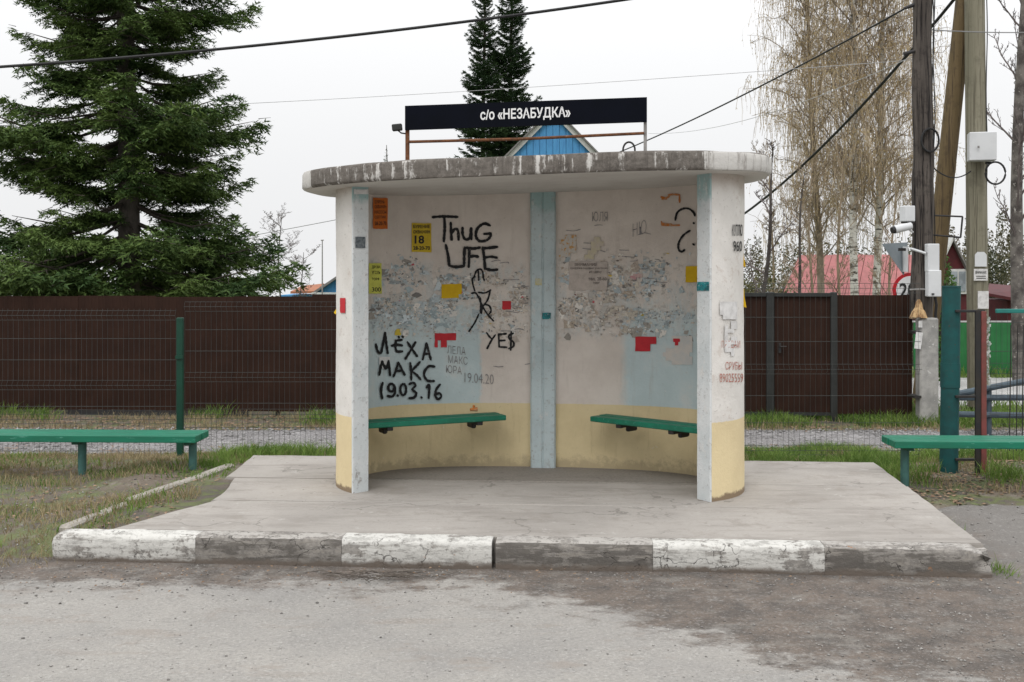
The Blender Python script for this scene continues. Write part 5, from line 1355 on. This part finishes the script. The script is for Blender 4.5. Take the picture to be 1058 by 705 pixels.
def bare_tree(name, base, H, label, seed, mat, tw_mat, r0=.09, levels=4, spread=.6, first=.35, kids=(9, 7, 6, 5), ratio=.5, cat='tree', lean=(0, 0), group=None, up=.45, rk=1.0):
    rs = np.random.default_rng(seed); root = thing(name, tuple(base), label, cat, group); B = Vector(base)
    tp = [B + Vector((lean[0] * q + .06 * math.sin(q * 7 + seed), lean[1] * q + .05 * math.sin(q * 6), (H + .15) * q - .15)) for q in np.linspace(0, 1, 14)]
    obj('trunk', MB().tube(tp, [r0 * (1 - q) ** .75 + .008 for q in np.linspace(0, 1, 14)], 9), mat, root, auto=60)
    W = MB()
    def grow(pts, lv, L):
        n = kids[min(lv, len(kids) - 1)]
        for i in range(n):
            q = (first if lv == 0 else .2) + (1 - (first if lv == 0 else .2)) * (i + rs.uniform(0, 1)) / n; k = min(q, .999) * (len(pts) - 1)
            p0 = pts[int(k)].lerp(pts[int(k) + 1], k % 1); ax_ = (pts[int(k) + 1] - pts[int(k)]).normalized()
            a = rs.uniform(0, 6.28); sd2 = Vector((math.cos(a), math.sin(a), rs.uniform(-.1, .3)))
            d = (ax_ * up + sd2 * spread).normalized(); l_ = L * ratio * rs.uniform(.6, 1.15) * (1.15 - .5 * q)
            m = (5, 5, 3, 2)[min(lv, 3)]; pp = [p0]
            for e in range(m): d = (d + Vector((rs.normal(0, .16), rs.normal(0, .16), .10 + rs.normal(0, .12)))).normalized(); pp.append(pp[-1] + d * l_ / m)
            r = r0 * rk * (.36, .17, .085, .05)[min(lv, 3)]
            W.tube(pp, [max(.0035, r * (1 - .75 * e / m)) for e in range(m + 1)], 5 if lv == 0 else 3, cap=False)
            if lv + 1 < levels: grow(pp, lv + 1, l_)
    grow(tp, 0, H * .62)
    obj('crown', W, tw_mat, root); return len(W.f) * 2
def tb(px, D): b = P(px, 0, D); return (b.x, D, float(gz(b.x, D)))
TRI.append(bare_tree('birch_tree', tb(1051, 20), 11.5, 'bare birch with a rough dark and white trunk at the right edge', 21, M['birch_dark'], M['twig_purple'], .125, 4, .62, .22, (44, 12, 8, 4), .25, 'birch tree', (.2, 0), None, .8, .42))
TRI.append(bare_tree('bare_tree', tb(775, 19), 4.2, 'small bare dark tree right behind the shelter corner', 23, M['grey_bark'], M['twig_purple'], .045, 4, .7, .3, (9, 7, 6, 4), .36, lean=(.45, 0)))
TRI.append(bare_tree('bare_tree', tb(816, 21), 3.9, 'slender bare tree over the left end of the red roof', 24, M['grey_bark'], M['twig_brown'], .035, 4, .8, .2, (12, 8, 6, 4), .42, lean=(.3, 0)))
for i, (px, D, H) in enumerate(((797, 27, 5.2), (838, 24, 4.2), (868, 25, 4.6), (922, 24, 4.4))):
    TRI.append(bare_tree('bare_bush', tb(px, D), H, ('brown twiggy bush left of the red roof behind the olive shrub', 'brown twiggy bush in front of the red roof, leftmost', 'brown twiggy bush in front of the red roof, by the thicker birch', 'brown twiggy bush in front of the red roof, by the road signs')[i], 30 + i, M['twig_brown'], M['twig_brown'], .03, 4, .7, .15, (14, 8, 6, 5), .38, 'bush', up=.7))
TRI.append(bare_tree('bare_tree', tb(290, 34), 4.6, 'thin bare shrub beside the big fir at its right', 25, M['grey_bark'], M['twig_purple'], .03, 4, .9, .3, (11, 8, 6, 4), .45))
TRI.append(bare_tree('bare_tree', tb(312, 38), 4.0, 'thin bare shrub behind the rusty orange roof', 26, M['grey_bark'], M['twig_purple'], .03, 4, .9, .3, (11, 8, 6, 4), .45))

def leaf_cloud(rs, c, r, n, s_):
    d = rs.normal(size=(n, 3)); d /= np.linalg.norm(d, axis=1)[:, None]; rr = rs.uniform(.3, 1, n) ** .5
    lump = .75 + .35 * vn(d[:, 0] * 2.5 + c[0], d[:, 2] * 2.5 + d[:, 1], 5)
    p = np.array(c) + d * (rr * lump)[:, None] * np.array(r)
    a = rs.normal(size=(n, 3)); a /= np.linalg.norm(a, axis=1)[:, None]; b = np.cross(a, rs.normal(size=(n, 3))); b /= np.linalg.norm(b, axis=1)[:, None]
    sz = s_ * rs.uniform(.6, 1.3, n)[:, None]
    return np.stack([p - a * sz * .4, p + b * sz * .4, p + a * sz, p - b * sz * .4], 1).reshape(-1, 3)
def bush(name, c, r, n, s_, mat, label, cat, seed):
    rs = np.random.default_rng(seed); root = thing(name, (c[0], c[1], c[2] - r[2]), label, cat)
    V_ = leaf_cloud(rs, c, r, n, s_); obj('crown', mesh_np('crown', V_, np.arange(len(V_)).reshape(-1, 4)), mat, root)
    W = MB()
    for i in range(7):
        a = i * .9; W.tube([(c[0], c[1], c[2] - r[2] - .5), (c[0] + math.cos(a) * r[0] * .3, c[1] + math.sin(a) * r[1] * .3, c[2]), (c[0] + math.cos(a) * r[0] * .6, c[1] + math.sin(a) * r[1] * .6, c[2] + r[2] * .6)], [.03, .02, .006], 4)
    obj('stems', W, M['twig_bark'], root)
c = P(976, 296, 20); bush('thuja', (c.x, 20, .8), (.28, .3, 1.35), 2600, .05, M['thuja'], 'green columnar thuja between the meter box and the cottage', 'shrub', 41)
c = P(795, 292, 24); bush('shrub', (c.x, 24, .9), (.75, .6, 1.1), 1500, .05, M['shrub'], 'olive green shrub behind the fence left of the red roof', 'shrub', 42)
c = P(772, 300, 22); bush('shrub', (c.x, 22, .8), (.5, .5, 1.0), 1200, .06, M['shrub'], 'brownish shrub behind the fence against the shelter corner', 'shrub', 43)

# distant mixed woodland: one mass of crowns
rs = np.random.default_rng(50); WV = []
def crown_at(px, py_top, D, wpx, dens):
    c = P(px, py_top, D); r = wpx / F * D; h = c.z - float(gz(c.x, D))
    n = int(dens); t = rs.uniform(0, 1, n) ** .7
    rad = r * (.25 + .9 * t) * rs.uniform(.2, 1, n) ** .5; a = rs.uniform(0, 6.28, n)
    p = np.stack([c.x + rad * np.cos(a), D + rad * np.sin(a), c.z - h * .95 * t], 1)
    d = rs.normal(size=(n, 3)); d /= np.linalg.norm(d, axis=1)[:, None]; e = np.cross(d, rs.normal(size=(n, 3))); e /= np.linalg.norm(e, axis=1)[:, None]
    s_ = .135 * rs.uniform(.5, 1.3, n)[:, None]
    WV.append(np.stack([p - d * s_ * .4, p + e * s_ * .35, p + d * s_, p - e * s_ * .35], 1).reshape(-1, 3))
for i in range(110): crown_at(940 + i * 2.4 + rs.uniform(-4, 4), rs.uniform(212, 262), rs.uniform(56, 82), rs.uniform(9, 17), 1000)
for i in range(60): crown_at(764 + i * 3.4 + rs.uniform(-4, 4), rs.uniform(236, 268), rs.uniform(60, 80), rs.uniform(8, 14), 600)
WV = np.concatenate(WV)
obj('woodland', mesh_np('woodland', WV, np.arange(len(WV)).reshape(-1, 4)), M['wood_far'], kind='stuff', label='distant mixed woodland behind the houses at right', cat='woodland')

# ------------------------------------------------------------------ grass, litter, stones
def blades(n, xr, yr, dens, hgt, wid, seed):
    rs = np.random.default_rng(seed); x = rs.uniform(*xr, n); y = rs.uniform(*yr, n)
    k = rs.uniform(0, 1, n) < dens(x, y); x, y = x[k], y[k]; m = len(x)
    z = gz(x, y) - .005; h = hgt * rs.uniform(.4, 1.3, m) * (.6 + .8 * vn(x * 2.5, y * 2.5, 77)); a = rs.uniform(0, 6.28, m); w_ = wid * rs.uniform(.6, 1.4, m)
    ln = rs.normal(0, .45, (m, 2)) * h[:, None]
    b0 = np.stack([x - np.cos(a) * w_, y - np.sin(a) * w_, z], 1); b1 = np.stack([x + np.cos(a) * w_, y + np.sin(a) * w_, z], 1)
    m0 = np.stack([x + ln[:, 0] * .35 - np.cos(a) * w_ * .7, y + ln[:, 1] * .35 - np.sin(a) * w_ * .7, z + h * .6], 1)
    m1 = np.stack([x + ln[:, 0] * .35 + np.cos(a) * w_ * .7, y + ln[:, 1] * .35 + np.sin(a) * w_ * .7, z + h * .6], 1)
    tp = np.stack([x + ln[:, 0], y + ln[:, 1], z + h], 1)
    V_ = np.stack([b0, b1, m1, b0, m1, m0, m0, m1, tp], 1).reshape(-1, 3); return V_
def offplat(x, y):   # 1 away from the slabs
    u = (x - KO.x) * KE.x + (y - KO.y) * KE.y; v = (x - KO.x) * KN.x + (y - KO.y) * KN.y
    edge = .50 + .22 * vn(v * 3, v * 0, 6)
    return ~((u > edge - .15) & (u < 5.82) & (v > -.1) & (v < 3.06))
def cl_(x, y, s_, lo, hi, seed): return sst(lo, hi, fbm(x * s_, y * s_, seed))
G = []; Dg = []
lv = lambda x, y: offplat(x, y) * (cl_(x, y, 1.5, .42, .62, 51) * .9 * sst(8.2, 9.0, y) + cl_(x, y, 1.3, .50, .64, 52) * .55 * (y < 8.9) * (y > 7.1) + .9 * np.exp(-((x - (-2.62 + (y - 8.4) * .22)) / .16) ** 2) * (y > 7.2))
G.append(blades(60000, (-6.2, -2.0), (7.0, 12.0), lambda x, y: lv(x, y) * np.where(y < 8.7, .32, .34) * np.where((y > 8.25 + .15 * np.sin(x * 2)) & (y < 8.85), .12, 1), .06, .0035, 1))
G.append(blades(9000, (-3.1, -2.1), (9.4, 11.3), lambda x, y: offplat(x, y) * cl_(x, y, 2.4, .40, .58, 54) * .7, .11, .004, 2))
G.append(blades(26000, (1.2, 3.7), (9.62, 12.1), lambda x, y: offplat(x, y) * cl_(x, y, 2.6, .36, .56, 55) * .9, .11, .0045, 3))
G.append(blades(9000, (-2.5, 1.2), (9.9, 12.0), lambda x, y: offplat(x, y) * cl_(x, y, 2, .35, .6, 55), .12, .0045, 13))
G.append(blades(30000, (3.0, 6.6), (8.85, 12.0), lambda x, y: offplat(x, y) * cl_(x, y, 1.6, .40, .58, 56) * sst(8.9, 9.7, y) * .8, .12, .0045, 4))
G.append(blades(30000, (1.0, 7.5), (14.3, 15.7), lambda x, y: cl_(x, y, 1.4, .28, .45, 57) * sst(14.3, 14.8, y) * .8, .12, .006, 5))
G.append(blades(12000, (-9, 1.0), (14.6, 15.8), lambda x, y: cl_(x, y, 1.2, .52, .66, 58), .16, .006, 6))
G.append(blades(14000, (5.5, 14), (15.6, 22), lambda x, y: ((y < 16.8) | (y > 21.3)) * .9, .2, .008, 7))
cq = P(963, 526, 7.75); G.append(blades(500, (cq.x - .09, cq.x + .12), (7.45, 8.0), lambda x, y: x * 0 + 1, .12, .004, 8))
cq = P(1036, 590, 6.75); G.append(blades(160, (2.86, 2.98), (6.5, 6.75), lambda x, y: x * 0 + 1, .10, .004, 9))
def lift_small(V_): return V_
V_ = np.concatenate(G); obj('grass', mesh_np('grass', V_, np.arange(len(V_)).reshape(-1, 3)), M['grass'], kind='stuff', label='fresh green grass tufts around the platform and fences', cat='grass')
TRI.append(len(V_) // 3)
Dg.append(blades(52000, (-6.2, -2.1), (6.75, 12.0), lambda x, y: offplat(x, y) * (cl_(x, y, 1.7, .40, .6, 61) * .6 + .5 * (y < 7.2) * (x < -2.75)) * np.where((y > 8.25 + .15 * np.sin(x * 2)) & (y < 8.85), .15, 1), .06, .003, 11))
Dg.append(blades(24000, (3.0, 6.5), (8.8, 12.0), lambda x, y: offplat(x, y) * cl_(x, y, 1.7, .40, .6, 62) * .6, .07, .003, 12))
Dg.append(blades(20000, (-9, 8), (14.1, 15.6), lambda x, y: cl_(x, y, 1.7, .35, .6, 63) * .7, .09, .004, 14))
Dg.append(blades(22000, (-2.2, 3.8), (9.7, 12.0), lambda x, y: offplat(x, y) * cl_(x, y, 1.7, .35, .55, 64) * .7, .08, .003, 15))
V_ = np.concatenate(Dg); obj('dry_grass', mesh_np('dry_grass', V_, np.arange(len(V_)).reshape(-1, 3)), M['dry_grass'], kind='stuff', label='withered straw coloured grass on the verges', cat='grass')
# leaf litter
rs = np.random.default_rng(70); LV = []
def litter(n, xr, yr, dens, s_, zoff=.006, road=False):
    x = rs.uniform(*xr, n); y = rs.uniform(*yr, n); k = rs.uniform(0, 1, n) < dens(x, y); x, y = x[k], y[k]; m = len(x)
    z = (np.zeros(m) + .012 if road else np.maximum(gz(x, y), 0)) + zoff
    z = np.where(y > 11.5, gz(x, y) + .012, z)
    a = rs.uniform(0, 6.28, m); L = s_ * rs.uniform(.5, 1.3, m); W_ = L * rs.uniform(.4, .8, m); ti = rs.normal(0, .25, m)
    ux, uy = np.cos(a), np.sin(a)
    LV.append(np.stack([np.stack([x - ux * L, y - uy * L, z], 1), np.stack([x + uy * W_, y - ux * W_, z + W_ * ti + .004], 1), np.stack([x + ux * L, y + uy * L, z + .004], 1), np.stack([x - uy * W_, y + ux * W_, z - W_ * ti * .3 + .006], 1)], 1).reshape(-1, 3))
litter(4200, (-6, -2.3), (7.0, 12), lambda x, y: offplat(x, y) * cl_(x, y, 1.5, .42, .62, 71), .018)
litter(5200, (2.9, 6.4), (8.5, 11), lambda x, y: offplat(x, y) * cl_(x, y, 1.5, .38, .58, 72), .020)
litter(1800, (1, 4), (9.7, 12), lambda x, y: offplat(x, y) * cl_(x, y, 1.5, .38, .58, 75), .02)
litter(5200, (-9, 7), (14.0, 15.6), lambda x, y: cl_(x, y, 1.2, .35, .55, 73), .028)
litter(700, (-5, 3.4), (6.1, 6.75), lambda x, y: sst(6.0, 6.7, y) * (y < KO.y - (x - KO.x) * .069 - .03), .010, road=True)
V_ = np.concatenate(LV); obj('leaf_litter', mesh_np('leaf_litter', V_, np.arange(len(V_)).reshape(-1, 4)), M['leaf_litter'], kind='stuff', label='brown fallen leaves and twigs scattered over the ground', cat='leaves')
tw = MB()
for i in range(60):
    x, y = rs.normal(-.82, .17), rs.normal(6.5, .045); a = rs.normal(0, .5); L = rs.uniform(.03, .11); z = .014 + rs.uniform(0, .02)
    if y > 6.64: continue
    tw.tube([(x - math.cos(a) * L, y - math.sin(a) * L, z), (x, y, z + rs.uniform(0, .012)), (x + math.cos(a) * L, y + math.sin(a) * L, z)], .0022, 3)
obj('twig_litter', tw, M['twig_bark'], kind='stuff', label='small heap of dry twigs on the road against the kerb', cat='twigs')
# loose stones
def stones(name, n, xr, yr, dens, s0, s1, mat, zf, label, seed):
    rs = np.random.default_rng(seed); x = rs.uniform(*xr, n); y = rs.uniform(*yr, n); k = rs.uniform(0, 1, n) < dens(x, y); x, y = x[k], y[k]; m = len(x)
    s_ = s0 + (s1 - s0) * rs.uniform(0, 1, m) ** 6; z = zf(x, y)
    o8 = np.array([(1, 0, 0), (0, 1, 0), (-1, 0, 0), (0, -1, 0), (.1, .1, .7), (0, 0, -.5)], float)
    f8 = np.array([(0, 1, 4), (1, 2, 4), (2, 3, 4), (3, 0, 4), (1, 0, 5), (2, 1, 5), (3, 2, 5), (0, 3, 5)])
    V_ = o8[None] * rs.uniform(.6, 1.3, (m, 6, 3)) * s_[:, None, None]; a = rs.uniform(0, 6.28, m); c, s2 = np.cos(a)[:, None], np.sin(a)[:, None]
    X_, Y_ = V_[..., 0] * c - V_[..., 1] * s2, V_[..., 0] * s2 + V_[..., 1] * c
    V_ = np.stack([X_ + x[:, None], Y_ + y[:, None], V_[..., 2] + z[:, None] + (s_ * .25)[:, None]], -1)
    Fc = (f8[None] + (np.arange(m) * 6)[:, None, None]).reshape(-1, 3)
    obj(name, mesh_np(name, V_.reshape(-1, 3), Fc), mat, kind='stuff', label=label, cat='gravel')
rz_ = lambda x, y: (fbm(x * .8, y * .8, 11) - .5) * .022
dk = simple('grit_dark', (.13, .122, .115), (.34, .325, .305), 2.2, .9, 0)
stones('road_grit', 26000, (-4, 4), (4.2, 6.85), lambda x, y: (.10 + .88 * sst(6.5, 5.2, y + .0 * x) * sst(.4, 2.2, x) + .5 * sst(5.9, 6.5, y)) * (y < KO.y - (x - KO.x) * .069 - .02), .002, .0105, dk, rz_, 'loose grit and small stones strewn on the road', 81)
stones('road_grit', 1500, (2.85, 5.5), (6.4, 8.6), lambda x, y: .8 + 0 * x, .003, .014, dk, rz_, 'loose grit on the path right of the kerb', 82)
stones('gravel_stones', 26000, (-10, 9), (12.0, 14.2), lambda x, y: .8 + 0 * x, .008, .030, simple('gravel_grey', (.17, .165, .16), (.34, .33, .325), 1.2, .9, 0), lambda x, y: gz(x, y) + .010, 'grey crushed stone of the gravel track behind the mesh fence', 83)
stones('soil_stones', 2500, (-6, -2.5), (6.9, 9), lambda x, y: offplat(x, y) * 1., .003, .014, dk, lambda x, y: gz(x, y) + .002, 'small stones in the bare soil left of the platform', 84)
print('TRIS', TRI)
